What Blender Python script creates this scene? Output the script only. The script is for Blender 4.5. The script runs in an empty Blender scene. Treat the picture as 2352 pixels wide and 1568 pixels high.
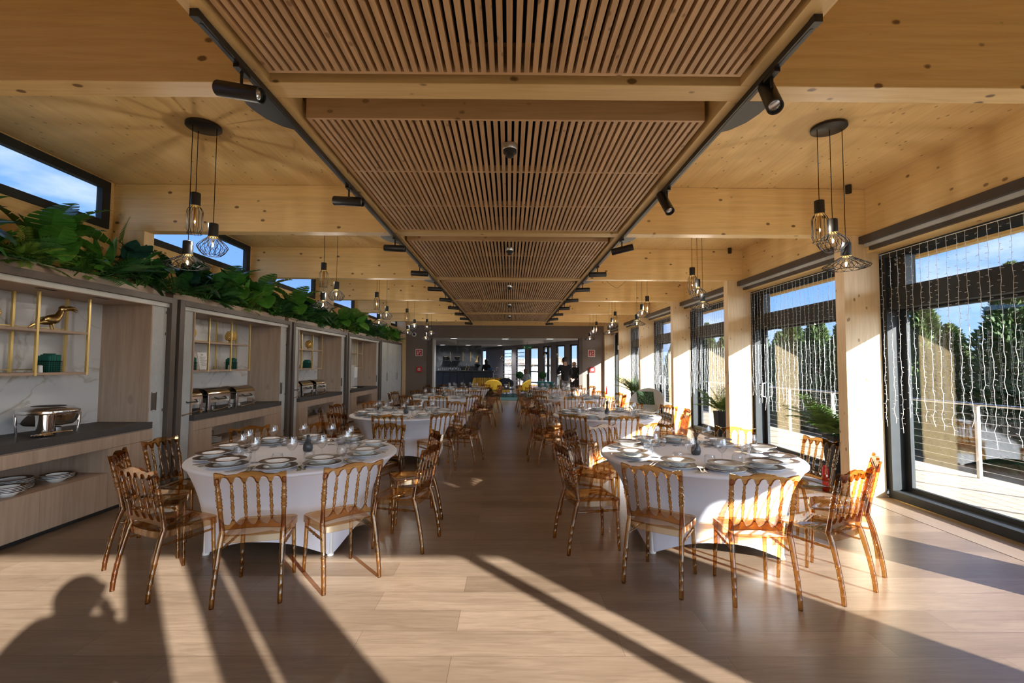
import bpy, math, random
from mathutils import Vector, Matrix, Euler
rnd = random.Random(7)
S = bpy.context.scene
COL = S.collection
PI = math.pi
def V(*a): return Vector(a)

# ------------------------------------------------------------------ mesh builder
class MB:
    def __init__(self): self.v = []; self.f = []; self.mi = []; self.sm = []
    def add(self, vs, fs, mi=0, sm=True, M=None):
        n = len(self.v)
        if M is not None: vs = [M @ Vector(p) for p in vs]
        self.v.extend(tuple(p) for p in vs)
        for f in fs:
            self.f.append(tuple(i + n for i in f)); self.mi.append(mi); self.sm.append(sm)
        return self
    def box(self, x0, x1, y0, y1, z0, z1, mi=0, M=None):
        vs = [(x0,y0,z0),(x1,y0,z0),(x1,y1,z0),(x0,y1,z0),(x0,y0,z1),(x1,y0,z1),(x1,y1,z1),(x0,y1,z1)]
        fs = [(3,2,1,0),(4,5,6,7),(0,1,5,4),(1,2,6,5),(2,3,7,6),(3,0,4,7)]
        return self.add(vs, fs, mi, False, M)
    def lathe(self, prof, seg=16, mi=0, M=None, capb=True, capt=True, sx=1, sy=1):
        vs = []; fs = []
        for r, z in prof:
            for i in range(seg):
                a = 2*PI*i/seg; vs.append((r*math.cos(a)*sx, r*math.sin(a)*sy, z))
        for j in range(len(prof)-1):
            for i in range(seg):
                a = j*seg+i; b = j*seg+(i+1) % seg
                fs.append((a, b, b+seg, a+seg))
        self.add(vs, fs, mi, True, M)
        n = len(self.v) - len(vs)
        if capb and prof[0][0] > 1e-5: self.f.append(tuple(n+i for i in reversed(range(seg)))); self.mi.append(mi); self.sm.append(False)
        if capt and prof[-1][0] > 1e-5:
            k = n+(len(prof)-1)*seg; self.f.append(tuple(k+i for i in range(seg))); self.mi.append(mi); self.sm.append(False)
        return self
    def tube(self, pts, r, seg=8, mi=0, caps=True, M=None):
        pts = [Vector(p) for p in pts]
        n = len(pts); rs = r if hasattr(r, '__len__') else [r]*n
        vs = []; fs = []; prev = None
        for i, p in enumerate(pts):
            t = (pts[min(i+1, n-1)] - pts[max(i-1, 0)])
            if t.length < 1e-9: t = Vector((0,0,1))
            t.normalize()
            if prev is None:
                u = t.orthogonal().normalized()
            else:
                u = prev - t*prev.dot(t)
                u = u.normalized() if u.length > 1e-6 else t.orthogonal().normalized()
            prev = u; w = t.cross(u)
            for k in range(seg):
                a = 2*PI*k/seg
                vs.append(p + (u*math.cos(a) + w*math.sin(a))*rs[i])
        for j in range(n-1):
            for k in range(seg):
                a = j*seg+k; b = j*seg+(k+1) % seg
                fs.append((a, b, b+seg, a+seg))
        if caps:
            fs.append(tuple(reversed(range(seg)))); fs.append(tuple((n-1)*seg+k for k in range(seg)))
        return self.add(vs, fs, mi, True, M)
    def bar(self, a, b, w, h=None, mi=0, up=(0,0,1)):
        a = Vector(a); b = Vector(b); h = h or w
        t = (b-a); L = t.length; t.normalize(); up = Vector(up)
        if abs(t.dot(up)) > .99: up = Vector((1,0,0))
        s = t.cross(up).normalized(); u = s.cross(t)
        R = Matrix((s, t, u)).transposed().to_4x4(); R.translation = a
        return self.box(-w/2, w/2, 0, L, -h/2, h/2, mi, R)
    def prism(self, poly, y0, y1, mi=0, M=None, sm=False):
        n = len(poly); vs = [(x, y0, z) for x, z in poly]+[(x, y1, z) for x, z in poly]
        fs = [tuple(range(n)), tuple(reversed(range(n, 2*n)))]
        fs += [(i, i+n, (i+1) % n+n, (i+1) % n) for i in range(n)]
        return self.add(vs, fs, mi, sm, M)
    def sphere(self, c, r, su=16, sv=10, mi=0, M=None, sc=(1,1,1)):
        prof = [(max(1e-6, math.sin(PI*j/sv))*r, -math.cos(PI*j/sv)*r) for j in range(sv+1)]
        T = Matrix.Translation(Vector(c)) @ Matrix.Diagonal((*sc, 1))
        if M is not None: T = M @ T
        return self.lathe(prof, su, mi, T, False, False)
    def build(self, name, mats, parent=None, ang=40):
        me = bpy.data.meshes.new(name)
        me.from_pydata(self.v, [], self.f)
        mats = mats if isinstance(mats, (list, tuple)) else [mats]
        for m in mats: me.materials.append(m)
        me.polygons.foreach_set('material_index', self.mi)
        me.polygons.foreach_set('use_smooth', self.sm)
        me.update()
        if any(self.sm): me.set_sharp_from_angle(angle=math.radians(ang))
        o = bpy.data.objects.new(name, me); COL.objects.link(o)
        if parent: o.parent = parent
        return o
def bev(o, w=.004, seg=2):
    m = o.modifiers.new('bevel', 'BEVEL'); m.width = w; m.segments = seg; m.limit_method = 'ANGLE'; m.angle_limit = .6
    return o
def tag(o, label, cat, group=None, kind=None):
    o['label'] = label; o['category'] = cat
    if group: o['group'] = group
    if kind: o['kind'] = kind
    return o
def empty(name, loc, label, cat, group=None, rz=0, kind=None):
    o = bpy.data.objects.new(name, None); COL.objects.link(o); o.empty_display_size = .1
    o.location = loc; o.rotation_euler = (0, 0, rz)
    return tag(o, label, cat, group, kind)
def struct(o, label=None):
    o['kind'] = 'structure'
    if label: o['label'] = label; o['category'] = o.name.split('.')[0].replace('_', ' ').rstrip(' 0123456789')
    return o
def dup(o, loc=None, rz=None, label=None, group=None, rot=None):
    r = o.copy(); COL.objects.link(r)
    if loc is not None: r.location = loc
    if rz is not None: r.rotation_euler = (0, 0, rz)
    if rot is not None: r.rotation_euler = rot
    if label: r['label'] = label
    if group: r['group'] = group
    for ch in list(o.children):
        c = ch.copy(); COL.objects.link(c); c.parent = r
        for g in ch.children:
            d = g.copy(); COL.objects.link(d); d.parent = c
    return r
ORD = ['first','second','third','fourth','fifth','sixth','seventh','eighth','ninth','tenth','eleventh','twelfth','thirteenth','fourteenth','fifteenth','sixteenth','seventeenth','eighteenth','nineteenth','twentieth']

# ------------------------------------------------------------------ materials
class NT:
    def __init__(self, name):
        self.m = bpy.data.materials.new(name); self.m.use_nodes = True
        self.t = self.m.node_tree; self.n = self.t.nodes; self.l = self.t.links
        self.b = self.n['Principled BSDF']; self.out = self.n['Material Output']
    def new(self, typ, **kw):
        n = self.n.new(typ)
        for k, v in kw.items(): setattr(n, k, v)
        return n
    def link(self, a, b): self.l.new(a, b)
    def set(self, n, **kw):
        for k, v in kw.items(): n.inputs[k.replace('_', ' ')].default_value = v
    def coords(self, sc=(1,1,1), loc=(0,0,0), rot=(0,0,0)):
        tc = self.new('ShaderNodeTexCoord'); mp = self.new('ShaderNodeMapping')
        self.link(tc.outputs['Object'], mp.inputs['Vector'])
        mp.inputs['Scale'].default_value = sc; mp.inputs['Location'].default_value = loc; mp.inputs['Rotation'].default_value = rot
        return mp.outputs['Vector']
    def noise(self, vec, scale=5, detail=4, rough=.55, dist=0):
        n = self.new('ShaderNodeTexNoise'); self.link(vec, n.inputs['Vector'])
        n.inputs['Scale'].default_value = scale; n.inputs['Detail'].default_value = detail
        n.inputs['Roughness'].default_value = rough; n.inputs['Distortion'].default_value = dist
        return n.outputs['Fac']
    def ramp(self, fac, stops):
        r = self.new('ShaderNodeValToRGB'); self.link(fac, r.inputs['Fac'])
        e = r.color_ramp.elements
        while len(e) < len(stops): e.new(.5)
        for i, (p, c) in enumerate(stops):
            e[i].position = p; e[i].color = (*c, 1) if len(c) == 3 else c
        return r.outputs['Color']
    def mix(self, fac, a, b, mode='MIX'):
        m = self.new('ShaderNodeMix', data_type='RGBA', blend_type=mode)
        for s, v in ((m.inputs['Factor'], fac), (m.inputs[6], a), (m.inputs[7], b)):
            if hasattr(v, 'links'): self.link(v, s)
            elif hasattr(v, '__len__'): s.default_value = (*v, 1)
            else: s.default_value = v
        return m.outputs[2]
    def math(self, op, a, b=None, c=None):
        m = self.new('ShaderNodeMath', operation=op)
        for i, v in enumerate((a, b, c)):
            if v is None: continue
            if hasattr(v, 'links'): self.link(v, m.inputs[i])
            else: m.inputs[i].default_value = v
        return m.outputs[0]
    def color(self, c):
        if hasattr(c, 'links'): self.link(c, self.b.inputs['Base Color'])
        else: self.b.inputs['Base Color'].default_value = (*c, 1)
    def bump(self, h, strength=.2, dist=.01):
        b = self.new('ShaderNodeBump'); self.link(h, b.inputs['Height'])
        b.inputs['Strength'].default_value = strength; b.inputs['Distance'].default_value = dist
        self.link(b.outputs['Normal'], self.b.inputs['Normal'])
def flat(name, c, rough=.5, metal=0, var=.0, sc=8, spec=.5, sheen=0):
    t = NT(name)
    if var:
        v = t.noise(t.coords(), sc, 3)
        t.color(t.ramp(v, [(.3, tuple(x*(1-var) for x in c)), (.7, tuple(min(1, x*(1+var)) for x in c))]))
    else: t.color(c)
    t.set(t.b, Roughness=rough, Metallic=metal); t.b.inputs['Specular IOR Level'].default_value = spec
    if sheen: t.b.inputs['Sheen Weight'].default_value = sheen
    return t.m
def wood(name, c1, c2, axis='x', board=.2, boardaxis='z', rough=.5, knots=.5, knotscale=3.2, grain=26, knotcol=(.16,.075,.03), bvar=.16, randomize=False):
    t = NT(name)
    a = {'x': 0, 'y': 1, 'z': 2}
    sc = [1., 1., 1.]; sc[a[axis]] = .055
    base = t.coords(tuple(sc))
    if randomize:
        oi = t.new('ShaderNodeObjectInfo'); ad = t.new('ShaderNodeVectorMath', operation='ADD'); sm = t.new('ShaderNodeVectorMath', operation='SCALE')
        cb = t.new('ShaderNodeCombineXYZ')
        for i in range(3): t.link(oi.outputs['Random'], cb.inputs[i])
        t.link(cb.outputs[0], sm.inputs[0]); sm.inputs['Scale'].default_value = 37
        t.link(base, ad.inputs[0]); t.link(sm.outputs[0], ad.inputs[1]); base = ad.outputs[0]
    g = t.noise(base, grain, 5, .6, 1.2)
    col = t.ramp(g, [(.25, c2), (.62, c1)])
    # boards: one random tone per lamella
    sep = t.new('ShaderNodeSeparateXYZ'); tc = t.new('ShaderNodeTexCoord'); t.link(tc.outputs['Object'], sep.inputs[0])
    fl = t.math('FLOOR', t.math('DIVIDE', sep.outputs[a[boardaxis]], board))
    wn = t.new('ShaderNodeTexWhiteNoise', noise_dimensions='1D'); t.link(fl, wn.inputs['W'])
    tone = t.ramp(wn.outputs['Value'], [(0, (1-bvar,)*3), (1, (1.0,)*3)])
    col = t.mix(1.0, col, tone, 'MULTIPLY')
    if knots:
        ks = [1., 1., 1.]; ks[a[axis]] = .62
        vo = t.new('ShaderNodeTexVoronoi'); t.link(t.coords(tuple(ks)), vo.inputs['Vector']); vo.inputs['Scale'].default_value = knotscale
        nz = t.noise(t.coords(), 30, 2)
        d = t.math('ADD', vo.outputs['Distance'], t.math('MULTIPLY', nz, .05))
        k = t.ramp(d, [(.115, (1,1,1)), (.165, (0,0,0))])
        col = t.mix(t.math('MULTIPLY', k, knots), col, knotcol)
    t.color(col); t.set(t.b, Roughness=rough); t.bump(g, .06, .003)
    return t.m
def thin_glass(name, tint=(.97,.98,.98), edge=None, refl=.04, rough=0.0, gloss=(1,1,1), bump=None, edgepow=2.0):
    """clear sheet: see-through with mirror reflection rising at grazing angles"""
    t = NT(name); t.n.remove(t.b)
    tr = t.new('ShaderNodeBsdfTransparent'); gl = t.new('ShaderNodeBsdfGlossy'); mx = t.new('ShaderNodeMixShader')
    lw = t.new('ShaderNodeLayerWeight'); lw.inputs['Blend'].default_value = .5
    p5 = t.math('POWER', lw.outputs['Facing'], 5.0)
    t.link(t.math('MULTIPLY_ADD', p5, 1-refl, refl), mx.inputs['Fac'])
    if edge: t.link(t.mix(t.math('POWER', lw.outputs['Facing'], edgepow), tint, edge), tr.inputs['Color'])
    else: tr.inputs['Color'].default_value = (*tint, 1)
    gl.inputs['Roughness'].default_value = rough; gl.inputs['Color'].default_value = (*gloss, 1)
    if bump:
        h = t.noise(t.coords(), bump[0], 1, .4); b = t.new('ShaderNodeBump'); t.link(h, b.inputs['Height']); b.inputs['Strength'].default_value = bump[1]; b.inputs['Distance'].default_value = .01
        t.link(b.outputs['Normal'], gl.inputs['Normal']); t.link(b.outputs['Normal'], lw.inputs['Normal'])
    t.link(tr.outputs[0], mx.inputs[1]); t.link(gl.outputs[0], mx.inputs[2]); t.link(mx.outputs[0], t.out.inputs['Surface'])
    return t.m
def leafmat(name, c1, c2, rough=.4, trans=.25, sc=9):
    t = NT(name)
    n = t.noise(t.coords(), sc, 2); oi = t.new('ShaderNodeObjectInfo')
    f = t.math('ADD', t.math('MULTIPLY', n, .7), t.math('MULTIPLY', oi.outputs['Random'], .3))
    c = t.ramp(f, [(.3, c1), (.75, c2)]); t.color(c); t.set(t.b, Roughness=rough)
    tl = t.new('ShaderNodeBsdfTranslucent'); t.link(c, tl.inputs['Color']); mx = t.new('ShaderNodeMixShader'); mx.inputs['Fac'].default_value = trans
    t.link(t.b.outputs[0], mx.inputs[1]); t.link(tl.outputs[0], mx.inputs[2]); t.link(mx.outputs[0], t.out.inputs['Surface'])
    return t.m

MT = {}
SPR1, SPR2 = (.88,.645,.31), (.76,.51,.215)
MT['beam'] = wood('spruce_beam', SPR1, SPR2, 'x', .04, 'z', .5, .9, 6.6, bvar=.10, randomize=True)
MT['ceil'] = wood('spruce_ceiling', (.85,.62,.30), (.74,.50,.21), 'y', .12, 'x', .5, .65, 11.0, bvar=.08)
MT['girder'] = wood('spruce_girder', SPR1, SPR2, 'y', .04, 'z', .5, .7, 7.5, bvar=.08)
MT['column'] = wood('spruce_column', (.86,.66,.40), (.74,.53,.28), 'z', .08, 'x', .5, .7, 8.5, bvar=.07, randomize=True)
MT['fascia'] = wood('spruce_fascia', SPR1, SPR2, 'y', .12, 'z', .5, .8, 7.0, bvar=.10)
MT['slat'] = wood('spruce_slat', (.76,.51,.29), (.58,.36,.18), 'y', .0488, 'x', .5, .6, 9.0, bvar=.22)
MT['header'] = wood('spruce_batten', (.76,.51,.29), (.60,.38,.19), 'x', .2, 'z', .5, .6, 8.0)
MT['oak'] = wood('oak_laminate', (.46,.345,.255), (.35,.25,.18), 'z', .42, 'y', .45, .35, 3.4, grain=16, knotcol=(.2,.13,.09), bvar=.08)
MT['oakh'] = wood('oak_shelf_board', (.50,.36,.26), (.38,.26,.18), 'y', .3, 'z', .45, .2, 2.0)
MT['black'] = flat('black_metal', (.012,.012,.013), .42)
MT['wire'] = flat('black_wire', (.004,.0035,.003), .85, spec=.1)
MT['voidblack'] = flat('void_black', (.006,.006,.007), .95)
MT['plas'] = flat('black_plastic', (.018,.019,.021), .5)
MT['frame'] = flat('anthracite_frame', (.030,.034,.037), .55, var=.1, spec=.2)
MT['cass'] = flat('bronze_brown_box', (.045,.034,.028), .45)
MT['brown'] = flat('taupe_lacquer', (.090,.070,.058), .5, var=.04)
MT['endwall'] = flat('taupe_paint', (.20,.162,.132), .7, var=.04, sc=3)
MT['trim'] = flat('light_grey_aluminium', (.50,.50,.47), .45)
MT['counter'] = flat('dark_worktop', (.050,.044,.040), .55, var=.12, sc=40)
MT['white'] = flat('white_paint', (.80,.80,.78), .6)
MT['cloth'] = flat('white_stretch_cloth', (.79,.81,.90), .75, sheen=.2)
MT['porc'] = flat('white_porcelain', (.86,.86,.83), .18)
MT['rim'] = flat('taupe_glazed_rim', (.115,.068,.038), .35, spec=.22)
MT['steel'] = flat('polished_steel', (.78,.77,.75), .10, 1)
MT['steelb'] = flat('brushed_steel', (.55,.54,.52), .28, 1)
MT['cut'] = flat('cutlery_steel', (.72,.68,.62), .16, 1)
MT['brass'] = flat('brushed_brass', (.72,.50,.17), .28, 1)
MT['brassd'] = flat('antique_brass', (.42,.28,.11), .30, 1, var=.3, sc=30)
MT['gold'] = flat('satin_gold_tube', (.74,.56,.22), .35, .7)
MT['vase'] = flat('slate_glazed_ceramic', (.055,.062,.070), .22)
MT['feather'] = flat('dried_feather', (.20,.125,.075), .8, var=.4, sc=60)
MT['pot'] = flat('charcoal_planter', (.028,.028,.029), .6)
MT['soil'] = flat('potting_soil', (.035,.025,.018), .95)
MT['green'] = flat('emerald_cloth', (.004,.115,.085), .75, var=.1)
MT['red'] = flat('signal_red', (.55,.02,.02), .4)
MT['whiteplas'] = flat('white_plastic', (.82,.82,.80), .4)
MT['yellow'] = flat('yellow_velvet', (.72,.42,.012), .7, var=.08, sheen=.3)
MT['sofa'] = flat('ochre_velvet', (.50,.27,.015), .8, var=.12, sheen=.3)
MT['teal'] = flat('teal_fabric', (.012,.10,.11), .8)
MT['rug'] = flat('teal_rug', (.018,.062,.058), .95, var=.2, sc=40)
MT['navy'] = flat('navy_fabric', (.012,.016,.028), .85)
MT['denim'] = flat('blue_denim', (.05,.11,.24), .85, var=.3, sc=20)
MT['bar'] = flat('blue_black_panel', (.020,.030,.045), .5)
MT['pillar'] = flat('mauve_grey_plaster', (.30,.26,.26), .7)
MT['barfloor'] = flat('bar_ceiling_white', (.62,.64,.68), .7)
MT['skin'] = flat('skin', (.55,.33,.24), .5)
MT['hair'] = flat('dark_hair', (.016,.011,.008), .6)
MT['hairl'] = flat('light_brown_hair', (.20,.12,.06), .6)
MT['knit'] = flat('black_knit', (.010,.010,.012), .85)
MT['grey'] = flat('grey_trouser', (.14,.13,.125), .85)
MT['knitg'] = flat('pale_grey_knit', (.42,.42,.42), .9)
MT['shoe'] = flat('dark_shoe', (.02,.018,.016), .5)
MT['deckmetal'] = flat('white_powder_coat', (.80,.80,.80), .35)
MT['cable'] = flat('steel_cable', (.55,.55,.55), .35, .8)
MT['led'] = flat('clear_white_cable', (.72,.73,.74), .3)
MT['trunk'] = flat('tree_bark', (.10,.065,.04), .9, var=.3)
MT['thuja'] = leafmat('cypress_foliage', (.030,.065,.020), (.10,.15,.040), .7, .2, 1.5)
MT['autumn'] = leafmat('autumn_foliage', (.18,.10,.04), (.38,.24,.10), .8, .3, 2)
MT['leafd'] = leafmat('dark_green_leaf', (.018,.080,.020), (.055,.19,.045), .28, .12)
MT['leafm'] = leafmat('mid_green_leaf', (.032,.135,.018), (.10,.30,.042), .32, .2)
MT['leafl'] = leafmat('lime_green_leaf', (.13,.28,.03), (.28,.46,.08), .4, .25)
MT['leafb'] = leafmat('blue_green_leaf', (.018,.075,.055), (.055,.15,.12), .25, .1)
MT['palm'] = leafmat('palm_leaf', (.06,.13,.018), (.17,.27,.045), .4, .3)
MT['box'] = leafmat('clipped_boxwood', (.008,.05,.008), (.025,.11,.02), .7, .1, 40)
MT['pane'] = thin_glass('window_glass', (.95,.97,.97), refl=.05)
MT['glass'] = thin_glass('clear_glassware', (.97,.975,.98), (.46,.48,.51), .13, edgepow=2.6)
MT['cutglass'] = thin_glass('crinkled_glassware', (.95,.96,.97), (.46,.48,.51), .16, bump=(60, .9), edgepow=2.2)
MT['bulb'] = thin_glass('bulb_glass', (.97,.95,.92), (.62,.56,.48), .08)
MT['amberbulb'] = thin_glass('smoky_tube_glass', (.93,.84,.70), (.55,.42,.27), .07)
MT['amber'] = thin_glass('amber_polycarbonate', (.95,.85,.67), (.64,.40,.17), .06, .03, (1.0,.90,.76), edgepow=1.6)
MT['amberr'] = thin_glass('amber_polycarbonate_rail', (.87,.64,.35), (.46,.22,.06), .06, .03, (1.0,.90,.76), edgepow=1.5)
MT['ambere'] = thin_glass('amber_polycarbonate_edge', (.46,.22,.06), (.22,.085,.015), .08, .04, (1.0,.88,.72), edgepow=1.3)
MT['ambert'] = thin_glass('amber_polycarbonate_thick', (.78,.54,.25), (.30,.14,.035), .08, .04, (1.0,.88,.72), edgepow=1.3)
def m_floor():
    t = NT('oak_plank_floor')
    br = t.new('ShaderNodeTexBrick'); t.link(t.coords((1,1,1), (.31,-.223,0)), br.inputs['Vector'])
    br.offset = .37; br.offset_frequency = 2; br.inputs['Scale'].default_value = 1
    br.inputs['Brick Width'].default_value = 1.52; br.inputs['Row Height'].default_value = .2405; br.inputs['Mortar Size'].default_value = .0014; br.inputs['Bias'].default_value = 0
    br.inputs['Color1'].default_value = (.268,.195,.140,1); br.inputs['Color2'].default_value = (.180,.125,.086,1); br.inputs['Mortar'].default_value = (.11,.075,.052,1)
    g = t.noise(t.coords((.10,1,1)), 24, 6, .62, 1.6); g2 = t.noise(t.coords((.35,1.6,1)), 2.2, 3)
    c = t.mix(1, br.outputs['Color'], t.ramp(g, [(.28, (.74,.70,.66)), (.65, (1.06,1.05,1.03))]), 'MULTIPLY')
    c = t.mix(1, c, t.ramp(g2, [(.3, (.86,.84,.82)), (.7, (1.06,1.06,1.06))]), 'MULTIPLY')
    vo = t.new('ShaderNodeTexVoronoi'); t.link(t.coords((.45,1,1)), vo.inputs['Vector']); vo.inputs['Scale'].default_value = 1.5
    k = t.ramp(t.math('ADD', vo.outputs['Distance'], t.math('MULTIPLY', g, .06)), [(.04, (1,1,1)), (.10, (0,0,0))])
    c = t.mix(t.math('MULTIPLY', k, .55), c, (.13,.075,.045))
    t.color(c); t.set(t.b, Roughness=.29); t.bump(g, .05, .002); return t.m
MT['floor'] = m_floor()
MT['border'] = wood('oak_border_boards', (.26,.19,.137), (.195,.137,.096), 'y', .41, 'x', .38, .3, 2.0, knotcol=(.13,.075,.045))
def m_deck():
    t = NT('pale_deck_boards')
    br = t.new('ShaderNodeTexBrick'); t.link(t.coords(), br.inputs['Vector']); br.inputs['Scale'].default_value = 1
    br.inputs['Brick Width'].default_value = 3.1; br.inputs['Row Height'].default_value = .13; br.inputs['Mortar Size'].default_value = .004
    br.inputs['Color1'].default_value = (.47,.38,.28,1); br.inputs['Color2'].default_value = (.40,.32,.235,1); br.inputs['Mortar'].default_value = (.2,.14,.1,1)
    g = t.noise(t.coords((.1,1,1)), 20, 4)
    t.color(t.mix(1, br.outputs['Color'], t.ramp(g, [(.3, (.85,.85,.85)), (.7, (1.05,1.05,1.05))]), 'MULTIPLY')); t.set(t.b, Roughness=.7); return t.m
MT['deck'] = m_deck()
def m_marble():
    t = NT('white_marble_panel')
    v = t.coords(); n = t.noise(v, 1.1, 6, .6, .8)
    w = t.new('ShaderNodeTexNoise'); t.link(v, w.inputs['Vector']); w.inputs['Scale'].default_value = .8; w.inputs['Detail'].default_value = 5; w.inputs['Distortion'].default_value = 1.2
    d = t.math('ABSOLUTE', t.math('SUBTRACT', w.outputs['Fac'], .5))
    vein = t.ramp(d, [(.0, (.46,.41,.33)), (.022, (.74,.73,.71))])
    t.color(t.mix(t.ramp(n, [(.40, (0,0,0)), (.62, (1,1,1))]), (.74,.735,.72), vein)); t.set(t.b, Roughness=.25); return t.m
MT['marble'] = m_marble()
def m_concrete():
    t = NT('pale_concrete_laminate')
    w = t.noise(t.coords((1,1,.6)), 34, 3, .7, 3.0); n = t.noise(t.coords(), 5, 4)
    c = t.ramp(w, [(.3, (.37,.40,.40)), (.6, (.52,.54,.53))])
    t.color(t.mix(.4, c, t.ramp(n, [(.3, (.36,.38,.38)), (.7, (.55,.56,.55))]))); t.set(t.b, Roughness=.6); return t.m
MT['conc'] = m_concrete()
def m_barwall():
    t = NT('smoky_dark_plaster')
    n = t.noise(t.coords((1,1,1)), 1.6, 7, .65, 1.0)
    t.color(t.ramp(n, [(.35, (.018,.019,.021)), (.55, (.06,.062,.066)), (.72, (.16,.165,.17))])); t.set(t.b, Roughness=.5); return t.m
MT['barwall'] = m_barwall()
def m_ground():
    t = NT('dry_grass_ground')
    n = t.noise(t.coords(), .7, 6); t.color(t.ramp(n, [(.3, (.035,.042,.030)), (.7, (.085,.085,.060))])); t.set(t.b, Roughness=.95); return t.m
MT['ground'] = m_ground()
t = NT('lit_lamp_lens'); t.set(t.b, Roughness=.5); t.b.inputs['Emission Color'].default_value = (.95,.97,1,1); t.b.inputs['Emission Strength'].default_value = 1.6; MT['lamp'] = t.m
MT['housewall'] = flat('pale_render', (.36,.35,.34), .8)
MT['exitgreen'] = flat('exit_green', (.01,.25,.09), .5)
MT['armch'] = flat('pale_grey_shell', (.60,.61,.61), .6)
def m_cushion():
    t = NT('palm_print_cushion')
    w = t.new('ShaderNodeTexWave', wave_type='BANDS', bands_direction='DIAGONAL'); t.link(t.coords(), w.inputs['Vector']); w.inputs['Scale'].default_value = 13; w.inputs['Distortion'].default_value = 11; w.inputs['Detail'].default_value = 2
    t.color(t.ramp(w.outputs['Fac'], [(.55, (.005,.016,.012)), (.72, (.02,.085,.04)), (.95, (.12,.22,.07))])); t.set(t.b, Roughness=.8); return t.m
MT['cushion'] = m_cushion()

EXPOSURE, SUN, SKY, BULB_FILL, FILL_GLOW = 0.56, 20.0, 1.12, 8.0, 2.5
CAMROWS = (Vector((0.999972, -0.005703, 0.004894)), Vector((-0.005175, -0.050331, 0.998719)), Vector((-0.005449, -0.998716, -0.050359)))
# ------------------------------------------------------------------ camera, sun, sky
CAM_RIGHT, CAM_UP, CAM_BACK = CAMROWS
cd = bpy.data.cameras.new('camera'); cam = bpy.data.objects.new('camera', cd); COL.objects.link(cam)
cd.sensor_width = 36; cd.lens = 1063*36/2352; cd.clip_start = .05; cd.clip_end = 400
R3 = Matrix((CAM_RIGHT, CAM_UP, CAM_BACK)).transposed().to_4x4(); R3.translation = (0, 0, 1.60)
cam.matrix_world = R3; S.camera = cam
S.view_settings.view_transform = 'Standard'; S.view_settings.look = 'None'; S.view_settings.gamma = 1; S.view_settings.exposure = EXPOSURE; S.view_settings.use_curve_mapping = False
cy = S.cycles
cy.max_bounces = 8; cy.diffuse_bounces = 4; cy.glossy_bounces = 3; cy.transmission_bounces = 2; cy.transparent_max_bounces = 32; cy.use_adaptive_sampling = True; cy.adaptive_threshold = .07; cy.adaptive_min_samples = 16
cy.caustics_reflective = False; cy.caustics_refractive = False; cy.sample_clamp_indirect = 5; cy.use_denoising = True
SAZ, SEL = math.radians(40), math.atan(.354)
ld = bpy.data.lights.new('sun', 'SUN'); sun = bpy.data.objects.new('sun', ld); COL.objects.link(sun)
ld.energy = SUN; ld.angle = math.radians(.55); ld.color = (1.0, .955, .90)
sd = Vector((-math.sin(SAZ)*math.cos(SEL), math.cos(SAZ)*math.cos(SEL), -math.sin(SEL)))
sun.rotation_euler = sd.to_track_quat('-Z', 'Y').to_euler(); sun.location = (20, -20, 16)
W = bpy.data.worlds.new('sky'); S.world = W; W.use_nodes = True
wt = W.node_tree; wn = wt.nodes; wl = wt.links; bg = wn['Background']
tc = wn.new('ShaderNodeTexCoord'); sep = wn.new('ShaderNodeSeparateXYZ'); wl.new(tc.outputs['Generated'], sep.inputs[0])
gr = wn.new('ShaderNodeValToRGB'); wl.new(sep.outputs['Z'], gr.inputs['Fac'])
for i, (p, c) in enumerate([(0, (.42,.60,.95,1)), (.14, (.19,.40,.90,1)), (.6, (.10,.25,.72,1))]):
    if i > 1: gr.color_ramp.elements.new(p)
    gr.color_ramp.elements[i].position = p; gr.color_ramp.elements[i].color = c
mp = wn.new('ShaderNodeMapping'); mp.inputs['Scale'].default_value = (1, 1, 2.6); wl.new(tc.outputs['Generated'], mp.inputs[0])
no = wn.new('ShaderNodeTexNoise'); no.inputs['Scale'].default_value = 3.2; no.inputs['Detail'].default_value = 8; no.inputs['Roughness'].default_value = .58; wl.new(mp.outputs[0], no.inputs['Vector'])
cr = wn.new('ShaderNodeValToRGB'); wl.new(no.outputs['Fac'], cr.inputs['Fac'])
cr.color_ramp.elements[0].position = .50; cr.color_ramp.elements[1].position = .80
mx = wn.new('ShaderNodeMix'); mx.data_type = 'RGBA'; wl.new(cr.outputs['Color'], mx.inputs['Factor']); wl.new(gr.outputs['Color'], mx.inputs[6]); mx.inputs[7].default_value = (.92,.94,1.0,1)
# sky glow added around the sun, behind the viewpoint, to fill the room
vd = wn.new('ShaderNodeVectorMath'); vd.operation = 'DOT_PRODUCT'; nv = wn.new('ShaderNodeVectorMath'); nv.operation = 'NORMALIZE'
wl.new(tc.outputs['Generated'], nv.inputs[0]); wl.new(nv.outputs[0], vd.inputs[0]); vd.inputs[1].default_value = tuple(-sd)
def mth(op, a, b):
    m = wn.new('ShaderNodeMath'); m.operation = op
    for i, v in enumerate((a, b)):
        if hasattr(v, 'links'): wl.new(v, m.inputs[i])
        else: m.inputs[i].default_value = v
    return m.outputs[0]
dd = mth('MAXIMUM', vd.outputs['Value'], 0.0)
hz = mth('ADD', mth('MULTIPLY', mth('POWER', dd, 2.5), FILL_GLOW), mth('MULTIPLY', mth('POWER', dd, 14.0), FILL_GLOW*2.5))
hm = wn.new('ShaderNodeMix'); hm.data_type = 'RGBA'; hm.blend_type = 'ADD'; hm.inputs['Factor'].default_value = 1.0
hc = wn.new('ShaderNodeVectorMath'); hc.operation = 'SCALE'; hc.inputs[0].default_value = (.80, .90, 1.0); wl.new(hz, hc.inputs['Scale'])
wl.new(mx.outputs[2], hm.inputs[6]); wl.new(hc.outputs[0], hm.inputs[7])
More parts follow.
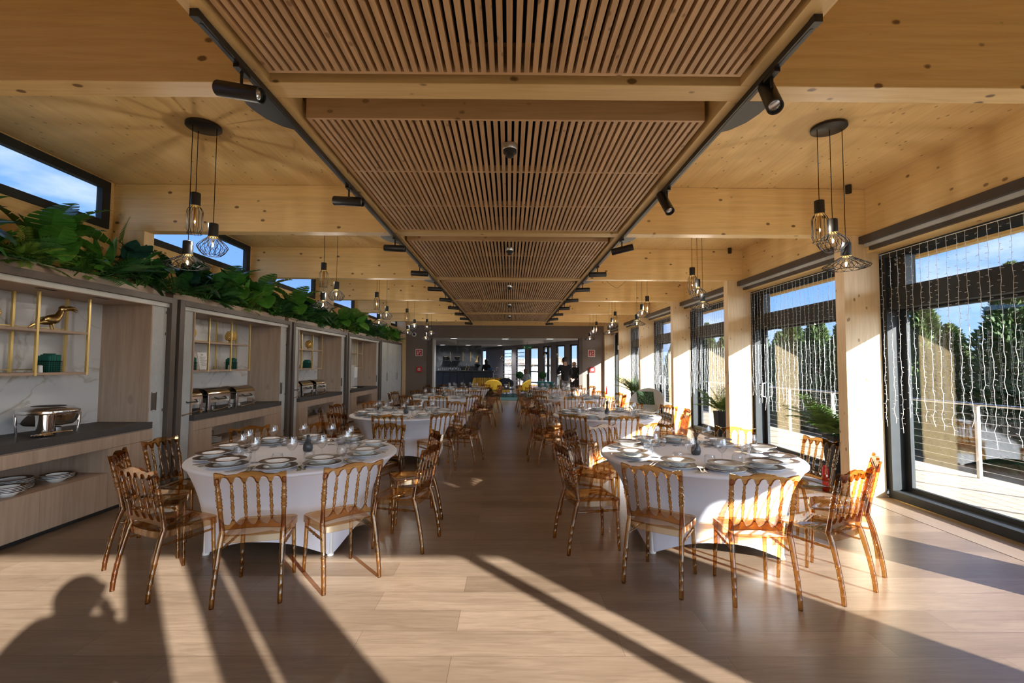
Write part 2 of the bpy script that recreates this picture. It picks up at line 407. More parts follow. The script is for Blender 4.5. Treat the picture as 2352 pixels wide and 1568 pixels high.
wl.new(hm.outputs[2], bg.inputs['Color']); bg.inputs['Strength'].default_value = SKY

# ------------------------------------------------------------------ room shell
BY = [-.355, 2.645, 5.735, 8.83, 11.82, 14.80, 17.65]      # near faces of the cross beams
BW = .16; ZB = 3.249; ZC = 3.846; YB = -1.2; YE = 20.5
MB().box(-5.3, 4.70, YB-.25, YE+.2, -.12, 0).build('floor', MT['floor'])
struct(bpy.data.objects['floor'], 'brown oak plank floor of the dining room')
c = MB(); c.box(-5.03, 4.75, YB-.25, YE+.2, ZC, ZC+.12); struct(c.build('ceiling', MT['ceil']), 'flat pale spruce ceiling of the dining room')
# left wall with clerestory openings
bays = [(YB+.1, BY[1])] + [(BY[i]+BW, BY[i+1]) for i in range(1, 6)] + [(BY[6]+BW, YE)]
wl_ = MB(); wl_.box(-5.02, -4.97, YB-.2, YE+.2, 0, 3.245)
wl_.box(-5.02, -4.97, YB-.2, YE+.2, 3.83, ZC)
ys = [YB-.2]
for a, b in bays: ys += [a+.02, b-.07]
ys.append(YE+.2)
for i in range(0, len(ys), 2): wl_.box(-5.02, -4.97, ys[i], ys[i+1], 3.245, 3.83)
struct(wl_.build('wall_left', MT['fascia']), 'spruce left wall with a row of high strip windows')
wno = 0
for a, b in bays:
    wno += 1
    y0, y1 = a+.02, b-.07
    w = bpy.data.objects.new('window_%d' % wno, None); COL.objects.link(w); struct(w, 'high strip window number %d from the camera on the left wall' % wno)
    f = MB(); t_ = .085
    f.box(-5.022, -4.95, y0, y1, 3.248, 3.335); f.box(-5.022, -4.95, y0, y1, 3.735, 3.828)
    f.box(-5.022, -4.95, y0, y0+t_, 3.335, 3.735); f.box(-5.022, -4.95, y1-t_-.03, y1, 3.335, 3.735)
    f.build('window_frame', MT['frame'], w)
    MB().box(-4.998, -4.990, y0+t_, y1-t_-.03, 3.335, 3.735).build('pane', MT['pane'], w)
ch = MB().box(-6.9, -6.5, 7.95, 8.35, 3.0, 4.6); ch.box(-6.98, -6.42, 7.87, 8.43, 4.6, 4.68); tag(ch.build('chimney', MT['pillar']), 'grey chimney stack outside the second high window', 'chimney')
# right wall: fascia strip above the windows, per bay
f = MB().box(4.49, 4.66, YB-.2, YE, 3.02, ZC)
wr = f.build('wall_right', MT['fascia']); struct(wr, 'spruce fascia of the right wall above the window blinds')
wb = MB().box(4.66, 4.74, YB-.2, YE, 3.10, ZC+.1); wb.box(4.66, 4.74, YB-.2, BY[0]-.1, 0, 3.10); wb.build('wall_panel', MT['fascia'], wr)
# beams and girders
for i, y in enumerate(BY):
    o = MB().box(-4.97, 4.49, y, y+BW, ZB, ZC-.002).build('ceiling_beam', MT['beam']); bev(o, .004)
    struct(o, '%s glulam cross beam counted from the camera' % ORD[i])
gy = [(YB, BY[0])] + [(BY[i]+BW, BY[i+1]) for i in range(6)] + [(BY[6]+BW, YE)]
for side, (x0, x1) in (('left', (-1.525, -1.415)), ('right', (1.355, 1.475))):
    for i, (a, b) in enumerate(gy):
        if i == len(gy)-1: continue
        o = MB().box(x0, x1, a+.001, b-.001, ZB+.001, ZC-.002).build('ceiling_girder', MT['girder']); struct(o, 'spruce girder carrying the %s light track, %s bay' % (side, ORD[i]))
# columns
for i, y in enumerate(BY+[YE-.16]):
    o = MB().box(4.19, 4.64, y, y+BW, 0, ZB-.001 if i < 7 else ZC-.004).build('wooden_column', MT['column']); bev(o, .003); struct(o, '%s spruce column from the camera on the window side' % ORD[i])
    o = MB().box(-4.965, -4.57, y, y+BW, 0 if i in (0, 7) else 2.46, ZB-.001 if i < 7 else ZC-.004).build('wooden_column', MT['column']); struct(o, '%s spruce column from the camera on the buffet side' % ORD[i])
# floor edge strip by the windows
MB().box(4.655, 4.70, YB, YE, 0, .006).build('baseboard_right', MT['brass']); struct(bpy.data.objects['baseboard_right'])
o = MB().box(4.255, 4.654, YB, YE-.03, .0002, .0025).build('floor_border', MT['border']); struct(o, 'lengthwise floor boards beside the right windows')
# right windows
rb = [(BY[i]+BW, BY[i+1]) for i in range(6)] + [(BY[6]+BW, YE-.16)]
rwno = wno
for k, (a, b) in enumerate(rb):
    rwno += 1
    w = bpy.data.objects.new('window_%d' % rwno, None); COL.objects.link(w); struct(w, 'tall anthracite window, %s bay from the camera on the right wall' % ORD[k])
    X0, X1 = 4.665, 4.90
    f = MB(); f.box(X0, X1, a+.0, b-.0, 0.001, .10); f.box(X0, X1, a, b, 2.95, 3.10)
    f.box(X0, X1, a-.10, a+.06, .10, 2.95); f.box(X0, X1, b-.06, b+.10, .10, 2.95)
    f.build('window_frame', MT['frame'], w)
    t = MB(); t.box(4.70, 5.16, a+.06, b-.06, 2.305, 2.57); t.build('transom', MT['frame'], w)
    j = MB(); j.box(4.735, 4.86, b-.27, b-.062, 2.572, 2.948); jo = j.build('jamb_plate', MT['plas'], w)
    for q in range(4):
        r = MB(); r.lathe([(.011, 0), (.011, .004), (.006, .008)], 10, M=Matrix.Translation((4.85 if 0 else 4.735, b-.20+.07*(q % 2), 2.86+.06*(q//2))) @ Matrix.Rotation(-PI/2, 4, 'Y')); r.build('bolt', MT['steelb'], jo)
    MB().box(4.842, 4.850, a+.06, b-.27, 2.57, 2.95).build('pane', MT['pane'], w)
    # one wide glazed leaf below
    p0, p1, xo = a+.06, b-.06, 4.86; l = MB(); s = .075
    l.box(xo-.022, xo+.022, p0, p0+s, .10, 2.30); l.box(xo-.022, xo+.022, p1-s, p1, .10, 2.30); l.box(xo-.022, xo+.022, p0+s, p1-s, .10, .15); l.box(xo-.022, xo+.022, p0+s, p1-s, 2.275, 2.30)
    lo = l.build('door_leaf' if k in (2, 4) else 'sash', MT['frame'], w)
    MB().box(xo-.004, xo+.004, p0+s, p1-s, .15, 2.275).build('pane', MT['pane'], lo)
    if k in (2, 4):
        h = MB(); yh = p1-.04
        h.tube([(xo-.03, yh, 1.02), (xo-.085, yh, 1.03), (xo-.085, yh, 1.27), (xo-.03, yh, 1.28)], .013, 8); h.build('pull_handle', MT['whiteplas'], lo)
# roller blind boxes
for k, (a, b) in enumerate(rb):
    o = empty('roller_blind', (4.42, (a+b)/2, 3.04), 'dark brown roller blind box above the %s window bay from the camera' % ORD[k], 'blind', 'roller blinds above the right windows')
    hl = (b-a)/2-.04
    if k == 0: hl = (b-a)/2-.02
    MB().box(-.06, .07, -hl, hl, .085, .175).build('cassette', MT['cass'], o)
    MB().box(-.01, .07, -hl+.02, hl-.02, .045, .085).build('blind_roll', MT['trim'], o)
    MB().box(.02, .065, -hl+.03, hl-.06, .0, .045).build('bottom_bar', MT['cass'], o)
# back wall behind the viewpoint: glazed, its posts throw the floor shadows
wbk = MB(); y0, y1 = YB-.2, YB
wbk.box(-5.25, 4.7, y0, y1, 2.46, ZC); wbk.box(4.43, 4.9, y0, y1, 0, 2.46); wbk.box(-5.25, -1.9, y0, y1, 0, 2.46)
struct(wbk.build('wall_back', MT['fascia']), 'spruce back wall behind the viewpoint')
w = bpy.data.objects.new('window_20', None); COL.objects.link(w); struct(w, 'glazed front behind the viewpoint')
f = MB()
for p0, p1 in ((3.965, 4.075), (1.955, 2.43), (1.646, 1.872), (1.163, 1.364), (-1.9, -1.82)):
    f.box(p0, p1, YB-.06, YB, .05, 2.46)
f.box(-1.9, 4.43, YB-.06, YB, .001, .05); f.build('window_frame', MT['frame'], w)
MB().box(-1.82, 4.43, YB-.034, YB-.03, .05, 2.46).build('pane', MT['pane'], w)
# end wall
we = MB(); y0, y1 = YE, YE+.2
we.box(-5.25, -3.40, y0, y1, 0, 3.34); we.box(3.08, 4.49, y0, y1, 0, 3.34); we.box(-3.40, 3.08, y0, y1, 2.79, 3.34)
eo = we.build('wall_end', MT['endwall']); struct(eo, 'taupe end wall with a wide opening to the bar')
struct(MB().box(-5.25, 4.66, YE-.02, YE+.2, 3.34, ZC-.003).build('trim_1', MT['fascia']), 'spruce strip above the taupe end wall')
jm = MB(); jm.box(-3.64, -3.40, YE-.03, YE+.45, 0, 2.75); jm.box(3.08, 3.24, YE-.03, YE+.25, 0, 2.81)
struct(jm.build('door_1', MT['brown']), 'lining of the wide opening in the end wall'); 
struct(MB().box(-3.395, -3.33, YE-.05, YE+.5, 0, 2.72).build('door_2', MT['trim']), 'pale folded partition in the opening')

# ------------------------------------------------------------------ slatted ceiling panels
PX0, PX1 = -1.383, 1.319
for i in range(6):
    a = (BY[i]+BW+.25); b = BY[i+1]-.07
    L = b-a
    p = empty('slatted_ceiling_panel', (0, a, 3.26), 'timber slat ceiling panel in the %s bay from the camera between the two light tracks' % ORD[i], 'ceiling panel', 'slatted ceiling panels')
    s = MB(); n = 56; pitch = (PX1-PX0-.03)/(n-1)
    for k in range(n):
        x = PX0+.015+k*pitch; s.box(x-.0145, x+.0145, .022, L-.022, 0, .046)
    s.build('slats', MT['slat'], p)
    h = MB(); h.box(PX0, PX1, 0, .022, 0, .15); h.build('end_board', MT['header'], p)
    h = MB(); h.box(PX0, PX1, L-.022, L, 0, .15); h.build('end_board', MT['header'], p)
    for q in (1, 2):
        h = MB(); h.box(PX0, PX1, L*q/3-.012, L*q/3+.012, .003, .060); h.build('cross_batten', MT['header'], p)
    g = MB(); g.box(PX0, PX1, .03, L-.03, .17, .18); g.build('void_backing', MT['voidblack'], p)  # black sheet standing in for the shade of the void above the slats
    if i:
        d = empty('smoke_detector', (-.004, a+.36, 3.16), 'round smoke detector under the %s slatted ceiling panel from the camera' % ORD[i], 'smoke detector', 'smoke detectors under the slats')
        MB().lathe([(.012, 0), (.030, .006), (.034, .030), (.050, .034), (.052, .055)], 20).build('sensor_head', MT['plas'], d)
        MB().lathe([(.052, .056), (.055, .060), (.055, .098), (.012, .099)], 20).build('mounting_base', MT['steelb'], d)
# ------------------------------------------------------------------ tracks and spotlights
for side, x in (('left', -1.476), ('right', 1.440)):
    t = MB().box(x-.018, x+.018, 2.10, 17.6, 3.213, 3.2485); t.box(x-.02, x+.02, 2.08, 2.12, 3.211, 3.2487)
    o = t.build('light_track', MT['black']); tag(o, 'long black lighting track under the %s girder' % side, 'light track')
    g = MB().box(x-.006, x+.006, 2.13, 17.58, 3.2115, 3.213); g.build('track_slot', MT['plas'], o)
def spot(x, y, d, label):
    o = empty('track_spotlight', (x, y, 3.213), label, 'spotlight', 'black spotlights along the tracks')
    MB().box(-.016, .016, -.055, .055, -.022, -.001).build('adapter', MT['black'], o)
    MB().tube([(0, 0, -.02), (0, 0, -.085)], .0085, 8).build('stem', MT['black'], o)
    d = Vector(d).normalized(); q = d.to_track_quat('Z', 'Y').to_matrix().to_4x4()
    c = Vector((0, 0, -.085)) - (Vector((0, 0, 1)) - d*d.z).normalized()*.043 if abs(d.z) < .9 else Vector((0, 0, -.13))
    q.translation = c
    b = MB().lathe([(.0405, -.1375), (.0425, -.135), (.0425, .137), (.037, .137), (.036, .115)], 24, M=q, capt=True).build('lamp_body', MT['black'], o)
    l = MB().lathe([(.001, .1255), (.020, .1245), (.035, .119)], 20, M=q, capb=False).build('lens', MT['glasslens'], o)
t = NT('spotlight_reflector'); t.color((.55,.56,.58)); t.set(t.b, Roughness=.15, Metallic=.9); MT['glasslens'] = t.m
SPY = [2.47, 4.17, 5.88, 7.52, 9.08, 10.6, 12.1, 13.6, 15.0, 16.7]
for i, y in enumerate(SPY):
    spot(-1.476, y, (.95, -.16, -.24) if i == 0 else (.97, -.12, -.06-.02*(i % 2)), 'black cylinder spotlight, %s from the camera on the left track' % ORD[i])
    d = [(-.17, -.60, -.78), (.10, -.58, -.76), (.90, -.38, .16)][i] if i < 3 else (-1, -.02, -.03-.02*(i % 3))
    spot(1.440, y, d, 'black cylinder spotlight, %s from the camera on the right track' % ORD[i])
# ------------------------------------------------------------------ speakers behind the beams
for side, x, sg in (('left', -1.53, -1), ('right', 1.48, 1)):
    for k in range(1, 5):
        y = BY[k]+BW+.02
        pl = [(0, 0), (.17, 0), (.19, .05), (.185, .13), (.15, .26), (.08, .37), (0, .43)]
        lv = [(.86, .0), (.97, .03), (1, .07), (1, .30)]
        vs = []; fs = []
        for s_, z in lv:
            for px, py in pl: vs.append((sg*px*s_, py*s_+.2*(1-s_)*(1 if py else 0), z))
        n = len(pl)
        for j in range(3):
            for q in range(n): fs.append((j*n+q, j*n+(q+1) % n, (j+1)*n+(q+1) % n, (j+1)*n+q))
        fs.append(tuple(range(n))); fs.append(tuple(range(3*n, 4*n)))
        o = empty('wall_speaker', (x+sg*.001, y, 3.26), 'black curved loudspeaker fixed to the %s girder behind the %s beam' % (side, ORD[k]), 'loudspeaker', 'loudspeakers beside the girders')
        m = MB(); m.add(vs, fs, 0, True); m.build('cabinet', MT['plas'], o, 50)
        MB().box(min(0, sg*.10), max(0, sg*.10), -.018, -.002, .06, .28).build('bracket', MT['black'], o)
# ------------------------------------------------------------------ pendant clusters
def wires(prof, n, tw, alt, r=.0023):
    m = MB()
    for k in range(n):
        for s in ((1, -1) if alt else (1,)):
            pts = []
            for j, (rr, z) in enumerate(prof):
                a = 2*PI*k/n + s*tw*j; pts.append((rr*math.cos(a), rr*math.sin(a), z))
            m.tube(pts, r, 4)
    for j in range(len(prof)):
        if j in (0, len(prof)-1):
            rr, z = prof[j]; m.tube([(rr*math.cos(2*PI*q/20), rr*math.sin(2*PI*q/20), z) for q in range(21)], r, 4, caps=False)
    return m
CAGES = {'tube': ([(.040, 0), (.056, -.022), (.066, -.045), (.066, -.215), (.052, -.245), (.060, -.262)], 12, 0, False),
         'diamond': ([(.040, 0), (.075, -.030), (.118, -.072), (.128, -.092), (.105, -.135), (.075, -.165), (.062, -.170)], 16, .10, True),
         'saucer': ([(.040, 0), (.085, -.028), (.150, -.065), (.190, -.088), (.180, -.102), (.120, -.118), (.100, -.120)], 18, .09, True)}
def bulb(kind):
    if kind == 'tube': pr = [(.015, 0), (.019, -.02), (.020, -.20), (.012, -.235), (.001, -.245)]
    else: pr = [(.014, 0), (.018, -.02), (.036, -.055), (.040, -.075), (.034, -.098), (.018, -.113), (.001, -.117)]
    return MB().lathe(list(reversed(pr)), 16, capt=False, capb=False)
def pendant(x, y, lamps, label, side):
    o = empty('pendant_cluster', (x, y, ZC-.03), label, 'pendant light', 'black wire pendants on the %s side' % side)
    MB().lathe([(.145, 0), (.150, .004), (.150, .026), (.12, .0285)], 32).build('canopy', MT['black'], o)
    for kind, dx, dy, zt in lamps:
        z = zt-(ZC-.03)
        MB().tube([(dx, dy, .001), (dx, dy, z)], .0032, 6).build('cord', MT['wire'], o)
        so = MB().lathe([(.041, -.125), (.042, -.120), (.042, -.004), (.036, 0), (.004, .006)], 20, M=Matrix.Translation((dx, dy, z))).build('lamp_holder', MT['black'], o)
        MB().lathe([(.044, -.134), (.045, -.126), (.030, -.1255)], 20, M=Matrix.Translation((dx, dy, z))).build('brass_ring', MT['brass'], so)
        pr, n, tw, al = CAGES[kind]; T = Matrix.Translation((dx, dy, z-.132))
        m = wires(pr, n, tw, al); m.v = [tuple(T @ Vector(p)) for p in m.v]
        cg = m.build('wire_shade', MT['wire'], o)
        bm = bulb(kind); bm.v = [tuple(T @ Vector(p)) for p in bm.v]; bo = bm.build('bulb', MT['amberbulb' if kind == 'tube' else 'bulb'], o)
        fm = MB(); fz = z-.132-.02
        for q in range(4):
            a = q*PI/2; rr = .006 if kind == 'tube' else .013
            fm.tube([(dx+.003*math.cos(a), dy+.003*math.sin(a), fz), (dx+rr*math.cos(a), dy+rr*math.sin(a), fz-(.16 if kind == 'tube' else .05))], .0008, 4)
        fm.build('filament', MT['brass'], bo)
        ld_ = bpy.data.lights.new('bulb_fill_light', 'POINT'); ld_.energy = BULB_FILL; ld_.shadow_soft_size = .006; ld_.color = (1.0, .94, .86)  # light added inside the bulb to brighten the room
        lo_ = bpy.data.objects.new('bulb_fill_light', ld_); COL.objects.link(lo_); lo_.parent = bo; lo_.location = (dx, dy, fz-(.12 if kind == 'tube' else .045))
    return o
pl = pendant(-2.90, 4.285, [('tube', -.085, .05, 3.215), ('diamond', .125, 0, 2.905), ('saucer', -.055, -.07, 2.72)], 'black three-lamp wire pendant nearest the camera on the left', 'left')
pr = pendant(2.985, 4.22, [('tube', -.110, .0, 3.14), ('diamond', .008, .0, 2.965), ('saucer', .125, .0, 2.745)], 'black three-lamp wire pendant nearest the camera on the right', 'right')
for i in range(1, 5):
    for p, x, y, side, rz in ((pl, -2.88, 4.285, 'left', [0, .15, .5, .2, -.4][i]), (pr, 2.96, 4.22, 'right', [0, .5, 2.6, 2.2, 3.0][i])):
        dup(p, (x, y+3.02*i, ZC-.03), rz, 'black three-lamp wire pendant, %s from the camera on the %s' % (ORD[i], side))
# ------------------------------------------------------------------ ceiling downlights beside the right beams
for k in range(2, 6):
    o = empty('surface_downlight', (4.195, BY[k]-.12, ZC-.001), 'small black cylinder downlight on the ceiling before the %s column on the right' % ORD[k], 'downlight', 'black downlights by the window columns')
    MB().lathe([(.030, -.098), (.034, -.100), (.034, 0)], 16, capb=False).build('housing', MT['black'], o)
    MB().lathe([(.001, -.088), (.030, -.090)], 16, capb=False, capt=False).build('lens', MT['glasslens'], o)
# thin cable looping under the beams
pts = []
for q in range(25):
    u = q/24; pts.append((2.72-1.5*u*.62, 9.2+.5*u, 3.83-.62*u*1.0 - .55*math.sin(PI*min(1, u*1.0))*.55 + (.45*max(0, u-.55)/.45 if u > .55 else 0)))
tag(MB().tube(pts, .003, 5).build('hanging_cable', MT['wire']), 'thin dark cable sagging below the ceiling beyond the second right pendant', 'cable')

# ------------------------------------------------------------------ buffet cabinets along the left wall
FX = -4.29; UY = [2.87, 6.03, 9.21, 12.37, 15.53]; UN = ['nearest', 'second', 'third', 'fourth', 'fifth']; UL = 3.10
def unit(i):
    y0 = UY[i]; U = UL if i < 4 else 3.0
    o = empty('buffet_cabinet', (FX, y0, 0), '%s buffet cabinet on the left wall, %s' % (UN[i], ['with a round chafing dish', 'with chafing dishes and two pineapples', 'with chafing dishes and one pineapple', 'with a white coffee machine', 'closed behind four pale doors'][i]), 'cabinet', 'built-in buffet cabinets')
    D = -.655
    c = MB(); c.box(D, 0, 0, .09, 0.03, 2.43); c.box(D, 0, U-.09, U, 0.03, 2.43); c.box(D, 0, .09, U-.09, 2.358, 2.43); bev(c.build('outer_frame', MT['brown'], o), .003)
    MB().box(-.60, -.05, .02, U-.02, 0.0, .05).build('plinth', MT['plas'], o)
    if i == 4:
        n = 4; w = (U-.18)/n
        for k in range(n):
            d = MB().box(-.03, -.008, .09+k*w+.002, .09+(k+1)*w-.002, .05, 2.355).build('cabinet_door', MT['conc'], o)
            hy = .09+(k+1)*w-.07 if k % 2 == 0 else .09+k*w+.07
            MB().box(-.010, -.002, hy-.01, hy+.01, 1.02, 1.30).build('slot_handle', MT['brown'], d)
        MB().box(D, -.03, .09, U-.09, .05, 2.355).build('carcass', MT['oak'], o); return o
    t = MB(); t.box(-.10, -.035, .09, U-.09, 2.306, 2.357); t.build('header_trim', MT['trim'], o)
    for ya, yb, far in ((.092, .33, 0), (U-.33, U-.092, 1)):
        d = MB(); d.box(-.115, -.06, ya+(0 if far else .05), yb-(.05 if far else 0), .05, 2.305)
        do = d.build('folding_door', MT['conc'], o)
        e = MB(); ye = yb-.05 if far else ya
        e.box(-.105, -.052, ye+.001, ye+.022, .05, 2.305); e.box(-.112, -.060, ye+.026, ye+.049, .05, 2.305); e.build('edge_profile', MT['trim'], do)
        for hz in (.30, 1.0, 1.95, 2.22):
            MB().box(-.052, -.047, ye+.016, ye+.024, hz, hz+.035).build('hinge', MT['plas'], do)
        if far:
            h = MB(); yc = (ya+yb-.05)/2-.02
            h.box(-.060, -.056, yc-.035, yc+.035, 1.03, 1.235); h.box(-.056, -.0535, yc-.042, yc-.030, 1.02, 1.245); h.box(-.056, -.0535, yc+.030, yc+.042, 1.02, 1.245)
            h.build('recessed_handle', MT['brown'], do)
    n0, n1 = .36, U-.36
    MB().box(D, -.045, n0-.02, n0, .895, 2.30).build('side_panel', MT['oak'], o)
    MB().box(D, -.045, n1, n1+.02, .895, 2.30).build('side_panel', MT['oak'], o)
    MB().box(D, D+.012, n0, n1, .895, 2.30).build('back_panel', MT['marble'], o)
    s = MB(); s.box(D, -.045, n0-.02, n1+.02, 2.301, 2.33); so = s.build('soffit', MT['oakh'], o)
    for q in (.25, .5, .75):
        yy = n0+(n1-n0)*q; MB().box(-.16, -.12, yy-.09, yy+.09, 2.298, 2.3005).build('slot_light', MT['plas'], so)
    ct = MB().box(D, -.002, n0-.02, n1+.03, .818, .894); bev(ct.build('countertop', MT['counter'], o), .002)
    # base below the worktop
    b0, b1 = n0-.02, n1+.03; ob0, ob1 = b0+.40, n1-.56
    k = MB(); k.box(D, -.02, b0, ob0, .05, .817); k.box(D, -.02, ob1, b1, .05, .817); k.box(D, -.02, ob0, ob1, .05, .405); k.box(D, -.02, ob0, ob1, .69, .817); k.box(D, -.55, ob0, ob1, .405, .69)
    k.build('carcass', MT['oak'], o)
    fr = MB(); fr.box(-.02, -.001, b0, b1, .685, .806); fr.build('drawer_front', MT['oak'], o)
    for a, b_ in ((b0, ob0), (ob1+.004, b1)): MB().box(-.02, -.001, a+.001, b_-.003, .05, .681).build('cupboard_door', MT['oak'], o)
    n = 4
    for q in range(n):
        a = ob0+(ob1-ob0)*q/n; b_ = ob0+(ob1-ob0)*(q+1)/n; MB().box(-.02, -.001, a+.0015, b_-.0015, .05, .418).build('drawer_front', MT['oak'], o)
    MB().box(-.55, -.001, ob0, ob1, .4185, .424).build('open_shelf', MT['oakh'], o)
    return o
units = [unit(i) for i in range(5)]
# hanging gold racks
RY = [.55, 1.10, 1.67, 2.22]
def rack(i):
    y0 = UY[i]
    o = empty('display_rack', (FX, y0, 1.47), 'gold post and oak shelf rack hanging in the %s buffet cabinet' % UN[i], 'shelf rack', 'gold racks in the buffet niches')
    for y in RY:
        for x in (-.33, -.575):
            MB().box(x-.011, x+.011, y-.011, y+.011, 0.0, .829).build('post', MT['gold'], o)
    for z in (.0, .432):
        for q in range(3):
            MB().box(-.585, -.325, RY[q]+.0115, RY[q+1]-.0115, z+.004, z+.030).build('shelf_board', MT['oakh'], o)
            MB().box(-.585, -.577, RY[q]+.0115, RY[q+1]-.0115, z+.055, z+.063).build('back_rail', MT['gold'], o)
    return o
racks = [rack(i) for i in range(4)]
SH0, SH1 = 1.47+.0302, 1.47+.432+.0302     # shelf tops
# --- brass toucan
def toucan(loc, rz):
    o = empty('toucan_figurine', loc, 'brass toucan figurine on the upper rack shelf of the nearest buffet cabinet', 'figurine', rz=rz)
    b = MB(); pts = [(-.115, 0, .070), (-.07, 0, .085), (-.02, 0, .105), (.03, 0, .125), (.06, 0, .155), (.075, 0, .195), (.085, 0, .225)]
    b.tube(pts, [.012, .034, .052, .050, .034, .028, .022], 14); b.sphere((.092, 0, .232), .034, 14, 10, sc=(1.05, .9, 1))
    b.build('body', MT['brassd'], o)
    k = MB(); k.tube([(.115, 0, .238), (.16, 0, .252), (.20, 0, .246), (.232, 0, .226)], [.020, .020, .015, .004], 10); k.tube([(.115, 0, .222), (.155, 0, .228), (.195, 0, .222), (.222, 0, .208)], [.013, .011, .008, .003], 8); k.build('beak', MT['brassd'], o)
    w = MB()
    for s in (1, -1): w.sphere((-.02, s*.042, .112), .05, 12, 8, sc=(1.25, .25, .62))
    w.build('wings', MT['brassd'], o)
    t = MB(); t.tube([(-.105, 0, .072), (-.16, 0, .04), (-.19, 0, .015)], [.016, .014, .006], 8); t.build('tail', MT['brassd'], o)
    for s in (1, -1):
        l = MB(); l.tube([(.0, s*.022, .075), (.012, s*.022, .012)], [.010, .007], 8); l.box(-.015, .045, s*.022-.012, s*.022+.012, 0, .012); l.build('leg', MT['brassd'], o)
toucan((FX-.45, 4.80, SH1), PI/2-.25)
# --- brass pineapples
def pineapple(loc, label):
    o = empty('pineapple_ornament', loc, label, 'ornament', 'brass pineapple ornaments')
    MB().lathe([(.055, 0), (.058, .012), (.030, .020), (.026, .040), (.040, .048)], 20).build('foot', MT['brass'], o)
    m = MB(); m.lathe([(.030, .048), (.060, .062), (.074, .095), (.076, .130), (.066, .165), (.042, .195), (.018, .215), (.004, .225)], 20, capt=False)
    for j in range(8):
        z = .065+j*.019; r = [.062, .070, .075, .077, .075, .069, .058, .044][j]
        for k in range(14):
            a = 2*PI*(k+.5*(j % 2))/14
            m.sphere((r*math.cos(a), r*math.sin(a), z), .0115, 6, 4)
    m.build('scaled_body', MT['brassd' if 0 else 'brass'], o); return o
p0 = pineapple((FX-.44, 4.20, SH1), 'brass pineapple ornament at the left picture edge in the nearest buffet cabinet')
dup(p0, (FX-.44, 6.86, SH1), label='brass pineapple ornament at the camera end of the second buffet rack')
dup(p0, (FX-.42, 7.83, SH1), label='brass pineapple ornament on the upper shelf right of the menu card')
dup(p0, (FX-.42, 10.88, SH1), label='brass pineapple ornament in the third buffet cabinet')
# --- green napkin baskets
def basket(loc, label):
    o = empty('napkin_basket', loc, label, 'basket', 'wire baskets of green napkins')
    w = MB(); w_ = .072
    for z in [.004+.022*k for k in range(6)]:
        w.tube([(w_, w_, z), (-w_, w_, z), (-w_, -w_, z), (w_, -w_, z), (w_, w_, z)], .0016 if z < .11 else .004, 4)
    for k in range(7):
        d = -w_+2*w_*k/6
        for a in ((w_, d), (-w_, d), (d, w_), (d, -w_)): w.tube([(a[0], a[1], .003), (a[0], a[1], .118)], .0014, 4)
    w.build('wire_frame', MT['wire'], o)
    n = MB()
    for k in range(5):
        y = -.056+k*.027; n.box(-.062, .062, y, y+.022, .004, .17+.012*((k*7) % 3))
    bev(n.build('napkins', MT['green'], o), .006); return o
b0 = basket((FX-.45, 4.79, SH0), 'wire basket of green napkins below the brass toucan')
dup(b0, (FX-.44, 6.88, SH0), .2, 'wire basket of green napkins left of the menu card')
dup(b0, (FX-.43, 7.88, SH0), .1, 'wire basket of green napkins below the pineapple in the second buffet cabinet')
dup(b0, (FX-.42, 10.80, SH0), -.1, 'wire basket of green napkins in the third buffet cabinet')
def shaker(loc, label):
    o = empty('salt_shaker', loc, label, 'shaker', 'white shakers on the racks')
    MB().lathe([(.020, 0), (.022, .004), (.019, .055)], 14).build('shaker_body', MT['porc'], o)
    MB().lathe([(.019, .0552), (.020, .066), (.010, .074)], 14).build('cap', MT['whiteplas'], o); return o
s0 = shaker((FX-.37, 4.63, SH0), 'white salt shaker beside the basket below the toucan')
dup(s0, (FX-.37, 7.74, SH0), label='white salt shaker beside the right basket of the second buffet rack')
dup(s0, (FX-.40, 10.45, SH0), label='white salt shaker, camera-side one in the third buffet rack')
dup(s0, (FX-.44, 10.52, SH0), label='white salt shaker, far-side one in the third buffet rack')
mc = empty('menu_card', (FX-.40, 7.16, SH0), 'white menu card leaning on the lower rack shelf of the second buffet cabinet', 'menu card')
R_ = Matrix.Translation((.0, 0, .002)) @ Matrix.Rotation(-.22, 4, 'Y')
MB().box(-.004, .004, -.105, .105, 0, .27, M=R_).build('card', MT['whiteplas'], mc)
tx = MB()
for k in range(9): tx.box(.0041, .0046, -.05-.02*(k % 2), .05+.02*(k % 3), .06+k*.017, .064+k*.017, M=R_)
tx.lathe([(.011, 0), (.011, .0006)], 12, M=R_ @ Matrix.Translation((.0042, 0, .235)) @ Matrix.Rotation(PI/2, 4, 'Y')); tx.build('print', MT['grey'], mc)
g = empty('small_glass', (FX-.42, 7.47, SH0), 'small clear glass on the rack shelf right of the menu card', 'glass'); MB().lathe([(.001, .004), (.028, .004), (.042, .062)], 16, capb=False, capt=False).build('bowl', MT['glass'], g); MB().lathe([(.030, 0), (.030, .003)], 16).build('base', MT['glass'], g)
for k in range(3):
    g = empty('small_cup', (FX-.40, 13.75+.17*k, SH0), 'small white cup on the fourth buffet rack, %s from the camera' % ORD[k], 'cup', 'cups on the fourth buffet rack')
    MB().lathe([(.025, 0), (.034, .01), (.045, .07)], 14, capt=False).build('cup_body', MT['porc'], g); MB().tube([(0, .044, .055), (0, .066, .045), (0, .060, .022), (0, .036, .018)], .005, 6).build('cup_handle', MT['porc'], g)
